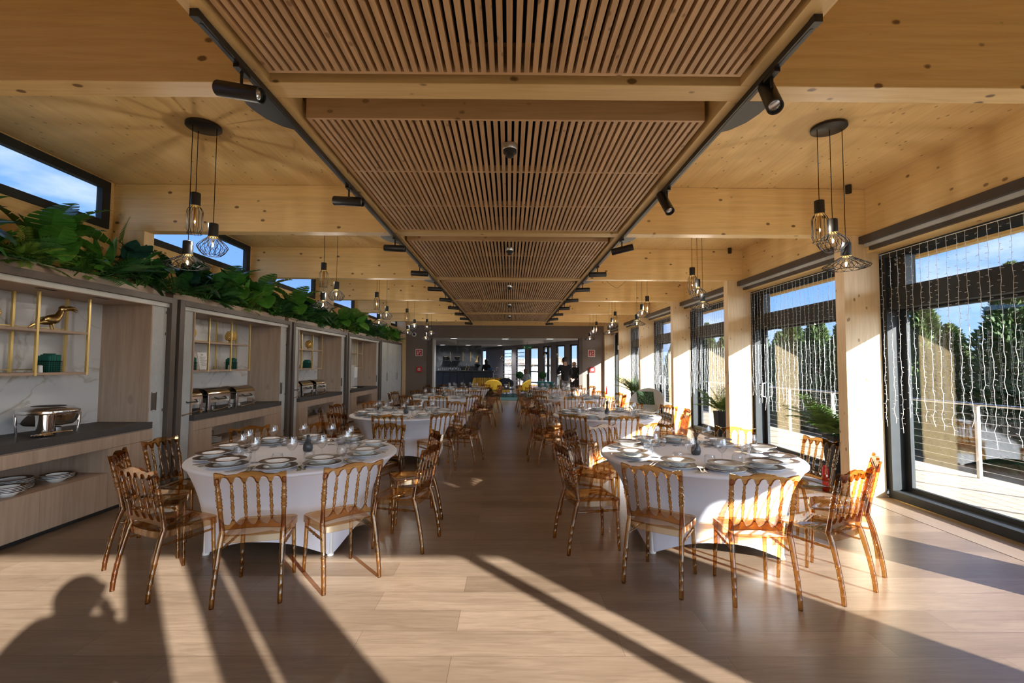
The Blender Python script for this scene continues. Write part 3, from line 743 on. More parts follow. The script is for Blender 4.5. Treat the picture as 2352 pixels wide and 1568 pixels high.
# --- round chafing dish
o = empty('round_chafing_dish', (FX-.33, 4.70, .8945), 'round polished steel chafing dish on the nearest buffet worktop', 'chafing dish')
MB().lathe([(.12, .080), (.185, .090), (.220, .125), (.232, .200), (.226, .205)], 40, capt=False).build('water_pan', MT['steel'], o)
MB().lathe([(.236, .206), (.240, .222), (.236, .236), (.19, .262), (.135, .270)], 40, capt=False).build('lid', MT['steel'], o)
MB().lathe([(.134, .2705), (.128, .274), (.001, .275)], 32, capb=False, capt=False).build('glass_window', MT['plas'], o)
for k in range(4):
    a = PI/4+k*PI/2; c, s = math.cos(a), math.sin(a)
    l = MB(); l.tube([(.225*c, .225*s, .20), (.228*c, .228*s, .10), (.215*c, .215*s, .0)], [.017, .013, .010], 10); l.build('leg', MT['steel'], o)
l = MB(); l.lathe([(.062, .0), (.070, .10), (.078, .20)], 24, M=Matrix.Translation((.12, -.15, 0))); l.build('hinge_block', MT['steel'], o)
for k in (-1, 1): MB().lathe([(.04, .0), (.042, .055), (.030, .062)], 18, M=Matrix.Translation((.02, .07*k, 0))).build('fuel_can', MT['steelb'], o)
o = empty('serving_spoon_rest', (FX-.16, 4.50, .8945), 'polished spoon rest with two ladles in front of the round chafing dish', 'spoon rest')
MB().lathe([(.001, .004), (.05, .004), (.078, .014)], 24, sx=1.0, sy=1.25, capb=False, capt=False).build('dish', MT['steel'], o)
for q in (0, 1):
    l = MB(); l.tube([(-.01+.03*q, -.06, .022), (.0+.03*q, .10, .030), (.01+.03*q, .24, .022)], [.006, .004, .006], 6); l.sphere((-.01+.03*q, -.085, .018), .032, 10, 6, sc=(.8, 1, .35)); l.build('ladle', MT['steel'], o)
# --- rectangular roll-top chafing dishes
def chafer(loc, label):
    o = empty('rectangular_chafing_dish', loc, label, 'chafing dish', 'rectangular steel chafing dishes')
    w, d = .265, .18
    for y in (-w, w):
        f = MB(); f.box(-d, d, y-.006, y+.006, .20, .235)
        for x in (-d, d-.03): f.box(x, x+.03, y-.006, y+.006, 0, .20)
        f.build('leg_frame', MT['steel'], o)
    f = MB(); f.box(d-.004, d+.004, -w, w, .195, .238)
    for y in (-w, w-.05): f.box(d-.004, d+.004, y, y+.05, 0.0, .195)
    f.build('front_frame', MT['steel'], o)
    MB().box(-d+.01, d-.01, -w+.02, w-.02, .13, .205).build('water_pan', MT['steelb'], o)
    pr = [(-d, .238)]+[(d*math.cos(PI-PI*k/12), .238+.105*math.sin(PI*k/12)) for k in range(13)]+[(d, .238)]
    M_ = Matrix.Identity(4)
    MB().prism(pr, -w, w, sm=True).build('roll_lid', MT['brownsteel'], o, 30)
    MB().tube([(d+.004, -.12, .20), (d+.045, -.10, .175), (d+.045, .10, .175), (d+.004, .12, .20)], .010, 8).build('lid_handle', MT['plas'], o)
    h = MB(); h.lathe([(.028, -.012), (.030, 0), (.022, .03)], 16, M=Matrix.Translation((-d*.4, -w-.02, .27)) @ Matrix.Rotation(PI/2, 4, 'X')); h.build('hinge_knob', MT['steel'], o)
    for k in (-1, 1): MB().lathe([(.038, 0), (.040, .05), (.028, .058)], 16, M=Matrix.Translation((0, .11*k, 0))).build('fuel_can', MT['steelb'], o)
    t = MB(); t.tube([(d+.03, -.20, .012), (d+.06, -.05, .030), (d+.05, .16, .050), (d+.045, .20, .052)], [.016, .007, .006, .010], 8); t.build('serving_spoon', MT['steel'], o)
    return o
t = NT('dark_mirror_steel'); t.color((.50,.47,.44)); t.set(t.b, Roughness=.10, Metallic=1); MT['brownsteel'] = t.m
CHY = [(6.40, 'second', 'camera-side one of the three'), (7.06, 'second', 'middle one of the three'), (7.76, 'second', 'far one of the three'), (9.50, 'third', 'camera-side one of the three'), (10.13, 'third', 'middle one of the three'), (10.86, 'third', 'far one of the three')]
c0 = None
for y, u, w in CHY:
    lab = 'rectangular steel chafing dish on the %s buffet worktop, %s' % (u, w); l = (FX-.27, y, .8945)
    if c0 is None: c0 = chafer(l, lab)
    else: dup(c0, l, label=lab)
o = empty('coffee_machine', (FX-.36, 13.62, .8945), 'white coffee machine on the fourth buffet worktop', 'coffee machine')
m = MB().box(-.16, .16, -.13, .13, .30, .62); m.box(-.16, -.04, -.13, .13, 0, .30); m.box(-.16, .16, -.13, .13, 0, .035); bev(m.build('housing', MT['whiteplas'], o), .012)
MB().tube([(.09, 0, .30), (.09, 0, .24)], .014, 8).build('spout', MT['steelb'], o)
o = empty('serving_tray', (FX-.30, 14.25, .8945), 'black oval tray on the fourth buffet worktop', 'tray'); MB().lathe([(.13, 0), (.17, .02), (.165, .022), (.12, .006)], 24, sx=.8, sy=1.2).build('tray_body', MT['plas'], o)
# --- plates stacked on the open shelves
def plate_mesh(name, R, depth, rimw, mats=None, foot=.55):
    m = MB(); w = R-rimw
    pr = [(R*foot*.72, 0), (R*foot*.74, .003), (w*.80, depth*.24), (w*.95, depth*.60), (w*1.04, depth*.86), (R, depth), (R, depth+.003)]
    m.lathe(pr, 36, 0, capb=True, capt=False)
    m.lathe([(R, depth+.003), (w*1.02, depth*.965+.003), (w, depth*.93+.003)], 36, 1, capb=False, capt=False)
    m.lathe([(w, depth*.93+.003), (w*.84, depth*.5), (w*.55, .008), (.001, .006)], 36, 0, capb=False, capt=False)
    return m
def stack(kind, loc, n, R, depth, step, desc, group):
    proto = None
    for k in range(n):
        pos = 'topmost' if k == n-1 else ('lowest' if k == 0 else ORD[k]+' from bottom')
        lab = '%s, %s in stack %s' % (kind.replace('_', ' '), pos, desc)
        l = (loc[0]+rnd.uniform(-.003, .003), loc[1]+rnd.uniform(-.003, .003), loc[2]+k*step)
        if proto is None:
            proto = plate_mesh(kind, R, depth, R*.34).build(kind, [MT['porc'], MT['rim']]); proto.location = l; tag(proto, lab, 'plate' if 'plate' in kind else 'bowl', group)
        else: dup(proto, l, label=lab)
SF = .4242
stack('dinner_plate', (FX-.30, 4.36, SF), 8, .150, .020, .0115, 'behind on nearest open shelf', 'stacked plates on the nearest open shelf')
stack('soup_bowl', (FX-.125, 4.16, SF), 4, .120, .042, .0135, 'at front of nearest open shelf', 'stacked bowls on the nearest open shelf')
stack('soup_bowl', (FX-.20, 4.69, SF), 3, .128, .042, .0135, 'at far end of nearest open shelf', 'stacked bowls on the nearest open shelf')
stack('dinner_plate', (FX-.19, 3.90, SF), 9, .135, .018, .0105, 'cut by the left picture edge', 'stacked plates on the nearest open shelf')
stack('dinner_plate', (FX-.36, 7.12, SF), 12, .140, .018, .011, 'behind on second open shelf', 'stacked plates on the second open shelf')
stack('dinner_plate', (FX-.15, 6.98, SF), 7, .140, .018, .0105, 'at front of second open shelf', 'stacked plates on the second open shelf')
stack('dinner_plate', (FX-.32, 10.28, SF), 12, .140, .018, .0115, 'camera-side on third open shelf', 'stacked plates on the third open shelf')
stack('dinner_plate', (FX-.40, 10.64, SF), 8, .140, .018, .0115, 'in middle of third open shelf', 'stacked plates on the third open shelf')
stack('soup_bowl', (FX-.22, 11.05, SF), 5, .125, .040, .0135, 'at far end of third open shelf', 'stacked bowls on the third open shelf')
# ------------------------------------------------------------------ greenery on top of the cabinets
def leaf(m, M, L, Wd, mi=0, kind='oval', fold=.18, droop=.25):
    """leaf blade along +Y, drooping to -Z"""
    n = 8
    def pt(u, s):
        if kind == 'oval': w = math.sin(PI*min(1, u*.97+.02))**.75*(1-.25*u)
        elif kind == 'heart': w = (math.sin(PI*min(1, (u*.92+.08)))**.6)*(1.12-.45*u)
        else: w = math.sin(PI*(u*.95+.03))
        y = u*L; x = s*w*Wd/2
        return Vector((x, y - (0.10*L*abs(s) if kind == 'heart' and u < .25 else 0), -droop*L*u*u + fold*abs(x)))
    vs = []; fs = []
    if kind == 'split':                      # monstera: lobes separated by slits
        nl = 6
        for s in (-1, 1):
            for k in range(nl):
                u0 = k/nl; u1 = (k+.88)/nl; base = len(vs)
                def w(u): return (math.sin(PI*min(1, u*.86+.12))**.6)*(1.1-.4*u)*Wd/2
                a = Vector((0, u0*L, -droop*L*u0*u0)); b = Vector((0, (k+1)/nl*L, -droop*L*((k+1)/nl)**2))
                c = Vector((s*w(u1), u1*L+.10*L*(1-u1)*.6, -droop*L*u1*u1+fold*w(u1)-.02*L)); d = Vector((s*w(u0)*.96, u0*L+.03*L-(.14*L if k == 0 else 0), -droop*L*u0*u0+fold*w(u0)))
                e = (a+d)/2; g = (b+c)/2
                vs += [a, e, d, c, g, b]; fs.append(tuple(base+q for q in ((0, 1, 2, 3, 4, 5) if s > 0 else (5, 4, 3, 2, 1, 0))))
        return m.add(vs, fs, mi, True, M)
    for j in range(n+1):
        u = j/n
        for s in (-1, -.5, 0, .5, 1): vs.append(pt(u, s))
    for j in range(n):
        for k in range(4): fs.append((j*5+k, j*5+k+1, (j+1)*5+k+1, (j+1)*5+k))
    return m.add(vs, fs, mi, True, M)
def orient(p, az, el, roll=0):
    return Matrix.Translation(p) @ Matrix.Rotation(az, 4, 'Z') @ Matrix.Rotation(el, 4, 'X') @ Matrix.Rotation(roll, 4, 'Y')
def stem_leaf(st, lv, h, az, el, L, Wd, kind, spread, r=.004, droop=.25):
    tip = Vector((-math.sin(az)*spread, math.cos(az)*spread, h))
    st.tube([(0, 0, .0), tip*.5+Vector((0, 0, h*.12)), tip], [r*1.4, r, r*.8], 5)
    leaf(lv, orient(tip, az, el, rnd.uniform(-.5, .5)), L, Wd, 0, kind, .18, droop)
def frond(st, lv, az, el, L, nl=13, w=.14, lw=.014, base=(0, 0, .02), bend=.5):
    pts = []
    for k in range(9):
        u = k/8; d = u*L; e = el-bend*u
        pts.append(Vector(base)+Vector((-math.sin(az)*d*math.cos(e), math.cos(az)*d*math.cos(e), d*math.sin(el-bend*u*.6))))
    st.tube(pts, [.0045*(1-.8*k/8) for k in range(9)], 5)
    for k in range(nl):
        u = .22+.78*k/(nl-1); i = min(7, int(u*8)); p = pts[i].lerp(pts[i+1], u*8-i) if u < 1 else pts[8]
        t = (pts[min(8, i+1)]-pts[i]).normalized(); sd_ = t.cross(Vector((0, 0, 1))).normalized(); ll = w*(1-.55*abs(u-.45))
        for s in (-1, 1):
            e = p+sd_*s*ll*.8+t*ll*.62+Vector((0, 0, -.18*ll)); mid = p.lerp(e, .45)+Vector((0, 0, .06*ll)); q = t*lw
            n = len(lv.v); lv.v += [tuple(p-q*.3), tuple(p+q*.3), tuple(mid+q*.6), tuple(e), tuple(mid-q*.6)]; lv.f.append((n, n+1, n+2, n+3, n+4)); lv.mi.append(0); lv.sm.append(False)
def plant(kind, mat, seed):
    global rnd
    keep = rnd; rnd = random.Random(seed); st = MB(); lv = MB()
    az = lambda: -PI/2+rnd.uniform(-2.3, 2.3)
    if kind == 'monstera_plant':
        for k in range(9): stem_leaf(st, lv, rnd.uniform(.10, .42), az(), rnd.choice((rnd.uniform(.7, 1.4), rnd.uniform(-.8, .1))), rnd.uniform(.22, .32), rnd.uniform(.24, .32), 'split', rnd.uniform(.05, .18))
    elif kind == 'rubber_plant':
        for k in range(15): stem_leaf(st, lv, rnd.uniform(.06, .36), az(), rnd.choice((rnd.uniform(.6, 1.4), rnd.uniform(-.6, .4))), rnd.uniform(.20, .32), rnd.uniform(.11, .17), 'oval', rnd.uniform(.02, .15))
    elif kind == 'palm_plant':
        for k in range(11): frond(st, lv, az(), rnd.uniform(.2, 1.25), rnd.uniform(.28, .44), 14, .15)
    elif kind == 'fern_plant':
        for k in range(22): frond(st, lv, az(), rnd.uniform(.0, 1.1), rnd.uniform(.18, .34), 16, .07, .012)
    elif kind == 'pothos_plant':
        for k in range(40): stem_leaf(st, lv, rnd.uniform(.02, .28), az(), rnd.uniform(-.6, .7), rnd.uniform(.06, .11), rnd.uniform(.05, .08), 'heart', rnd.uniform(.04, .22), .002)
    elif kind == 'spear_plant':
        for k in range(12): stem_leaf(st, lv, rnd.uniform(.03, .12), az(), rnd.uniform(.7, 1.35), rnd.uniform(.22, .36), rnd.uniform(.05, .09), 'oval', rnd.uniform(.01, .06), .004, .1)
    rnd = keep
    for m in (st, lv): m.v = [(x if x > -.14 else -.14+(x+.14)*.25, y, z) for x, y, z in m.v]
    o = bpy.data.objects.new(kind, None); COL.objects.link(o)
    st.build('stems', MT['leafm'], o); lv.build('leaves', MT[mat], o); return o
PROT = [('monstera_plant', 'leafd'), ('rubber_plant', 'leafb'), ('palm_plant', 'leafd'), ('pothos_plant', 'leafm'), ('monstera_plant', 'leafm'), ('fern_plant', 'leafl'), ('spear_plant', 'leafm'), ('rubber_plant', 'leafd'), ('fern_plant', 'leafd')]
protos = [None]*len(PROT)
NAMES = ['dark split-leaf monstera', 'blue-green rubber plant', 'dark feathery palm', 'small-leaved green trailing plant', 'bright split-leaf monstera', 'lime green fern', 'upright spear-leaved plant', 'dark broad-leaved rubber plant', 'dark green fern']
for i in range(5):
    U = UL if i < 4 else 3.0
    o = empty('planter_box', (FX-.33, UY[i]+U/2, 2.4302), 'long oak planter box on top of the %s buffet cabinet' % UN[i], 'planter', 'planters on the cabinets')
    hl = U/2-.04
    b = MB(); b.box(-.20, .20, -hl, hl, 0, .012); b.box(.188, .20, -hl, hl, .012, .10); b.box(-.20, -.188, -hl, hl, .012, .10); b.box(-.188, .188, -hl, -hl+.012, .012, .10); b.box(-.188, .188, hl-.012, hl, .012, .10); b.build('box', MT['oakh'], o)
    MB().box(-.187, .187, -hl+.013, hl-.013, .012, .07).build('soil', MT['soil'], o)
    n = 20 if i < 4 else 14; cnt = {}
    for k in range(n):
        t = (k*4+i*2) % 9 if k % 2 == 0 else (k*5+i+3) % 9
        y = UY[i]+.14+(U-.28)*(k+.5)/n+rnd.uniform(-.04, .04); x = FX-.33+(.13 if k % 2 == 0 else .0)+rnd.uniform(-.02, .02)
        nearcol = min(abs(y-(c+.08)) for c in BY+[YE]) < .42
        if nearcol: x = FX-.14
        cnt[t] = cnt.get(t, 0)+1
        lab = '%s, %s of its kind from the camera, above the %s buffet cabinet' % (NAMES[t], ORD[cnt[t]-1], UN[i])
        l = (x, y, 2.50); sc = rnd.uniform(.95, 1.30)*(.8 if nearcol else 1)
        if protos[t] is None:
            protos[t] = plant(PROT[t][0], PROT[t][1], 31+t); p = protos[t]; tag(p, lab, 'plant', 'artificial greenery on the cabinets'); p.location = l
        else: p = dup(protos[t], l, rnd.uniform(-.45, .45), lab)
        p.scale = (sc,)*3
        p.rotation_euler = (rnd.uniform(-.1, .1), .14 if k % 2 == 0 else .0, p.rotation_euler[2])

# one tall monstera leaf standing above the others
o = empty('monstera_plant', (FX-.29, 5.46, 2.50), 'tall single monstera leaf standing high before the first left column', 'plant', 'artificial greenery on the cabinets')
st = MB(); st.tube([(0, 0, 0), (-.02, -.01, .25), (-.04, .02, .45), (-.05, .03, .60)], [.006, .005, .005, .004], 6); st.build('stems', MT['leafm'], o)
lv = MB(); leaf(lv, Matrix.Translation((-.05, .03, .58)) @ Matrix.Rotation(-.7, 4, 'Z') @ Matrix.Rotation(1.45, 4, 'X') @ Matrix.Rotation(.25, 4, 'Z'), .31, .36, 0, 'split', .1, .12); lv.build('leaves', MT['leafm'], o)

# ------------------------------------------------------------------ amber spindle chair, local +Y faces the table
def interp(pts, x):
    for (a, b), (c, d) in zip(pts, pts[1:]):
        if x <= c: t = (x-a)/(c-a) if c > a else 0; t = t*t*(3-2*t); return b+(d-b)*t
    return pts[-1][1]
def rail(topf, botf, w, th, y_of_z, nx=60):
    m = MB(); vs = []; fs = []; es = []
    for i in range(nx+1):
        x = -w+2*w*i/nx; zt, zb = topf(x), botf(x)
        for z in (zb, zt):
            y = y_of_z(z)
            vs += [(x, y-th/2, z), (x, y+th/2, z)]
    for i in range(nx):
        a = 4*i; b = a+4
        fs += [(a, b, b+2, a+2), (a+1, a+3, b+3, b+1)]; es += [(a+2, b+2, b+3, a+3), (a, a+1, b+1, b)]
    fs += [(0, 2, 3, 1), (4*nx, 4*nx+1, 4*nx+3, 4*nx+2)]
    m.add(vs, fs, 0, True)
    m.f += es; m.mi += [1]*len(es); m.sm += [True]*len(es)
    return m
SPX = [-.1215, -.0405, .0405, .1215]; POX = .2025
def ybk(z): return -.185-.075*max(0, (z-.45))/.43 - .018*max(0, (z-.45)/.43)**2
def arch(x, zs, h):
    edges = [-POX]+SPX+[POX]
    for a, b in zip(edges, edges[1:]):
        if a <= x <= b:
            c = (a+b)/2; r = (b-a)/2-.010; d = abs(x-c)
            return zs+h*math.sqrt(max(0, 1-(d/r)**2)) if d < r else zs
    return zs
def make_chair():
    o = bpy.data.objects.new('spindle_chair', None); COL.objects.link(o)
    A, B = MT['amber'], MT['ambert']
    # seat: rounded tray with a skirt
    out = []
    def corner(cx, cy_, r, a0):
        for k in range(5): out.append((cx+r*math.cos(a0+k*PI/8), cy_+r*math.sin(a0+k*PI/8)))
    corner(.168, .165, .035, 0); corner(-.168, .165, .035, PI/2)
    out.append((-.198, 0)); corner(-.165, -.180, .020, PI); 
    for k in range(1, 6): x = -.165+.33*k/6; out.append((x, -.200-.012*math.sin(PI*k/6)))
    corner(.165, -.180, .020, 1.5*PI); out.append((.198, 0))
    n = len(out); s = MB(); vs = []
    def ring(z, f=1.0): return [(x*f, y*f, z) for x, y in out]
    zt = .440
    vs = ring(zt-.006, .90)+ring(zt, .965)+ring(zt-.006, 1)+ring(zt-.052, 1)+ring(zt-.052, .972)+ring(zt-.012, .972)+ring(zt-.012, .90)
    fs = [tuple(range(n))]
    for j in range(6):
        for k in range(n): fs.append((j*n+(k+1) % n, j*n+k, (j+1)*n+k, (j+1)*n+(k+1) % n))
    fs.append(tuple(reversed(range(6*n, 7*n))))
    s.add(vs, fs, 0, True)
    for i, f in enumerate(s.f):
        j = (i-1)//n
        if 1 <= i <= 6*n and j in (1, 3): s.mi[i] = 1
    s.build('seat', [A, MT['amberr']], o, 35)
    # top rail and lower rail
    crest = [(0, .881), (.05, .876), (.10, .860), (.15, .855), (.19, .868), (.222, .874)]
    top = rail(lambda x: interp(crest, abs(x)), lambda x: arch(x, .796, .046) if abs(x) < POX-.001 else .790, .222, .022, ybk); top.build('top_rail', [MT['amberr'], MT['ambere']], o, 50)
    low = rail(lambda x: .540-(arch(x, 0, .036)) if abs(x) < POX-.001 else .550, lambda x: .468+.012*math.cos(x/.2*PI/2), .203, .018, ybk); low.build('lower_rail', [MT['amberr'], MT['ambere']], o, 50)
    prof = [(0, .0075), (.06, .0078), (.10, .0115), (.12, .0075), (.18, .0085), (.22, .0120), (.25, .0085), (.36, .0135), (.44, .0085), (.47, .0125), (.50, .0080), (.53, .0125), (.56, .0085), (.64, .0135), (.75, .0085), (.78, .0120), (.82, .0085), (.88, .0075), (.90, .0115), (.94, .0078), (1, .0075)]
    for x in SPX:
        pts = []; rs = []
        for u, r in prof:
            z = .535+u*(.800-.535); pts.append((x, ybk(z), z)); rs.append(r)
        MB().tube(pts, rs, 8).build('spindle', B, o, 50)
    # back legs run up to the crest
    for s_ in (-1, 1):
        pts = []; rs = []
        zz = [(0, .0150), (.004, .0158), (.055, .0155), (.060, .0180), (.066, .0155), (.115, .016), (.120, .0185), (.126, .016), (.175, .0163), (.180, .019), (.187, .0163), (.235, .0168), (.240, .0195), (.247, .0168), (.31, .018), (.36, .019), (.41, .0195), (.45, .019), (.50, .0165), (.56, .0150), (.600, .0150), (0.620, .0185), (0.627, .0145), (0.640, .0205), (0.655, .0150), (0.662, .0195), (0.669, .0150), (0.685, .021), (0.702, .0150), (0.708, .019), (0.715, .0145), (0.730, .0185), (0.745, .0145), (0.752, .0185), (0.760, .0140), (0.790, .0150), (0.820, .0150), (0.830, .013)]
        for z, r in zz:
            if z < .45:
                u = z/.45; e = u**1.5
                x = .207*(1-e)+.192*e; y = -.275*(1-e)+ybk(.45)*e-.004
            else:
                u = (z-.45)/.42; x = .192+(POX+.006-.192)*min(1, u*1.1); y = ybk(z)
            pts.append((s_*x, y, z)); rs.append(r)
        MB().tube(pts, rs, 10).build('back_leg', B, o, 50)
        zz = [(0, .0115), (.004, .0125), (.06, .0130), (.065, .0155), (.071, .0130), (.12, .0135), (.125, .016), (.131, .0135), (.18, .014), (.186, .0165), (.192, .014), (.25, .0145), (.255, .017), (.262, .0145), (.33, .0155), (.40, .0165), (.425, .0165)]
        MB().tube([(s_*(.186-.012*z/.44), .186-.018*z/.44, z) for z, r in zz], [r for z, r in zz], 10).build('front_leg', B, o, 50)
        # side stretcher, turned
        a = Vector((s_*.180, .172, .345)); b = Vector((s_*.192, -.195, .345))
        pp = [(0, .007), (.1, .008), (.2, .008), (.25, .0115), (.3, .008), (.36, .011), (.42, .0075), (.5, .013), (.58, .0075), (.64, .011), (.7, .008), (.75, .0115), (.8, .008), (1, .007)]
        MB().tube([a.lerp(b, u) for u, r in pp], [r for u, r in pp], 8).build('stretcher', B, o, 50)
    return o
CH = make_chair(); CH_used = False
# ------------------------------------------------------------------ tables, chairs and settings
TR = .9125; TH = .75
TABLES = [('left', (-2.014, 4.496), 'nearest'), ('left', (-1.80, 8.05), 'second'), ('left', (-1.72, 12.1), 'third'), ('left', (-1.60, 16.1), 'fourth'),
          ('right', (1.812, 4.492), 'nearest'), ('right', (1.67, 8.02), 'second'), ('right', (1.62, 12.1), 'third'), ('right', (1.60, 16.1), 'fourth')]
ANG = {('left', 'nearest'): [-79, -116, -151, 176, 137, 103, 66, 24, -12, -50],
       ('right', 'nearest'): [-94, -125, -167, 148, 118, 88, 50, 10, -33, -64]}
ANG['left', 'second'] = [-88, -124, -160, 164, 128, 92, 56, 20, -16, -53]
ANG['right', 'second'] = [-92, -122, -160, 160, 128, 92, 56, 22, -10, -40]
def cover():
    """white stretch cover: flat top, waisted skirt caught at four feet"""
    o = bpy.data.objects.new('banquet_table', None); COL.objects.link(o)
    t = MB(); t.lathe([(TR-.012, TH-.030), (TR, TH-.022), (TR+.001, TH-.010), (TR-.006, TH-.002), (TR-.02, TH)], 96, capb=True, capt=True); t.build('cover_top', MT['cloth'], o, 60)
    N = 128; J = 14; vs = []; fs = []
    for j in range(J+1):
        u = j/J
        for k in range(N):
            a = 2*PI*k/N; d = abs(math.sin(2*(a-PI/4+.12)))          # 0 at the four feet
            foot = (1-d)**1.6
            rtop = TR-.014
            rb_mid = .655; rb_foot = .755
            rbot = rb_foot*foot + rb_mid*(1-foot)
            waist = rtop+(rbot-rtop)*(1-(1-u)**2.4)
            zb = .004 + .150*(1-foot**.75)
            z = (TH-.026)*(1-u)+zb*u
            r = waist + .010*math.sin(k*PI*2/4)*(u > .97)*0
            vs.append((r*math.cos(a), r*math.sin(a), z))
    for j in range(J):
        for k in range(N): fs.append((j*N+(k+1) % N, j*N+k, (j+1)*N+k, (j+1)*N+(k+1) % N))
    m = MB(); m.add(vs, fs, 0, True); m.build('cover_skirt', MT['cloth'], o, 80)
    for q in range(4):
        a = PI/4-.12+q*PI/2
        MB().lathe([(.030, .001), (.032, .012), (.024, .03), (.018, .70)], 12, M=Matrix.Translation((.735*math.cos(a), .735*math.sin(a), 0)), sx=.9, sy=.9).build('table_leg', MT['whiteplas'], o)
    return o
def dish_protos():
    P = {}
    P['charger'] = plate_mesh('charger_plate', .155, .020, .052).build('charger_plate', [MT['porc'], MT['rim']])
    P['soup'] = plate_mesh('soup_plate', .140, .040, .054).build('soup_plate', [MT['porc'], MT['rim']])
    w = bpy.data.objects.new('wine_glass', None); COL.objects.link(w)
    MB().lathe([(.004, .100), (.012, .104), (.030, .122), (.0455, .150), (.0440, .175), (.0345, .222)], 24, capb=False, capt=False).build('bowl', MT['glass'], w)
    MB().lathe([(.0365, 0), (.036, .0025), (.012, .0055), (.0045, .014), (.0035, .05), (.004, .100)], 18, capt=False).build('stem', MT['glass'], w)
    P['wine'] = w
    g = bpy.data.objects.new('water_tumbler', None); COL.objects.link(g)
    MB().lathe([(.026, .004), (.041, .018), (.0465, .042), (.044, .066), (.037, .086)], 24, capb=False, capt=False).build('bowl', MT['cutglass'], g)
    MB().lathe([(.024, 0), (.030, .006), (.026, .010)], 18).build('base', MT['cutglass'], g)
    P['tumbler'] = g
    def strip(pts):                      # (y, halfwidth, z) centre strip
        m = MB(); vs = []; fs = []
        for y, h, z in pts: vs += [(-h, y, z), (h, y, z), (-h, y, z+.0022), (h, y, z+.0022)]
        for i in range(len(pts)-1):
            a = 4*i; b = a+4; fs += [(a, a+1, b+1, b), (a+2, b+2, b+3, a+3), (a, b, b+2, a+2), (a+1, a+3, b+3, b+1)]
        fs += [(0, 2, 3, 1)]; e = 4*(len(pts)-1); fs += [(e, e+1, e+3, e+2)]
        return m.add(vs, fs, 0, True)
    m = strip([(-.095, .0085, .001), (-.04, .006, .002), (.02, .0035, .010), (.045, .006, .010), (.058, .0115, .006), (.068, .012, .004)])
    for k in range(4):
        x = -.0103+k*.0069; vs = [(x-.0017, .067, .004), (x+.0017, .067, .004), (x+.0017, .067, .006), (x-.0017, .067, .006), (x-.001, .108, .010), (x+.001, .108, .010), (x+.001, .108, .0115), (x-.001, .108, .0115)]
        m.add(vs, [(0, 1, 5, 4), (1, 2, 6, 5), (2, 3, 7, 6), (3, 0, 4, 7), (4, 5, 6, 7)], 0, False)
    P['fork'] = m.build('dinner_fork', MT['cut'])
    m = strip([(-.11, .0085, .001), (-.03, .0065, .002), (.0, .007, .003), (.012, .010, .002), (.08, .0105, .001), (.105, .006, .001), (.115, .001, .001)]); P['knife'] = m.build('dinner_knife', MT['cut'])
    m = strip([(-.095, .0085, .001), (-.04, .006, .002), (.03, .0035, .010), (.05, .005, .008)]); m.sphere((0, .075, .008), .030, 14, 8, sc=(.70, 1, .22)); P['spoon'] = m.build('soup_spoon', MT['cut'])
    v = bpy.data.objects.new('bud_vase', None); COL.objects.link(v)
    MB().lathe([(.028, 0), (.040, .006), (.046, .035), (.042, .065), (.026, .100), (.015, .125), (.0135, .145), (.018, .158), (.0145, .157), (.010, .13)], 28, capt=False).build('vase_body', MT['vase'], v)
    P['vase'] = v
    return P
P = dish_protos(); used = {}
def put(key, loc, rz, label, cat, group, tilt=None):
    if key not in used:
        used[key] = 1; o = P[key]; o.location = loc; o.rotation_euler = (0, 0, rz); return tag(o, label, cat, group)
    return dup(P[key], loc, rz, label, group)
tproto = None
def feathers(v, tall):
    f = MB(); r2 = random.Random(5 if tall else 3)
    if tall:
        for k in range(3): f.tube([(0, 0, .13), (.006*k-.006, .01, .22), (.035*k-.02, .012, .30), (.05*k-.02, .01, .33)], [.0012, .0012, .003, .001], 5)
    else:
        for k in range(13):
            a = r2.uniform(0, 6.28); sp = r2.uniform(.01, .055); h = r2.uniform(.07, .125)
            T = orient((0, 0, .145), a, PI/2-sp/h*1.0, 0); leaf(f, T, h, r2.uniform(.022, .034), 0, 'oval', .15, .1)
    f.build('dried_feathers', MT['feather'], v)
PLACE = ['place nearest the camera'] + ['%s place clockwise from the camera' % ORD[k] for k in range(1, 10)]
jit = random.Random(11)
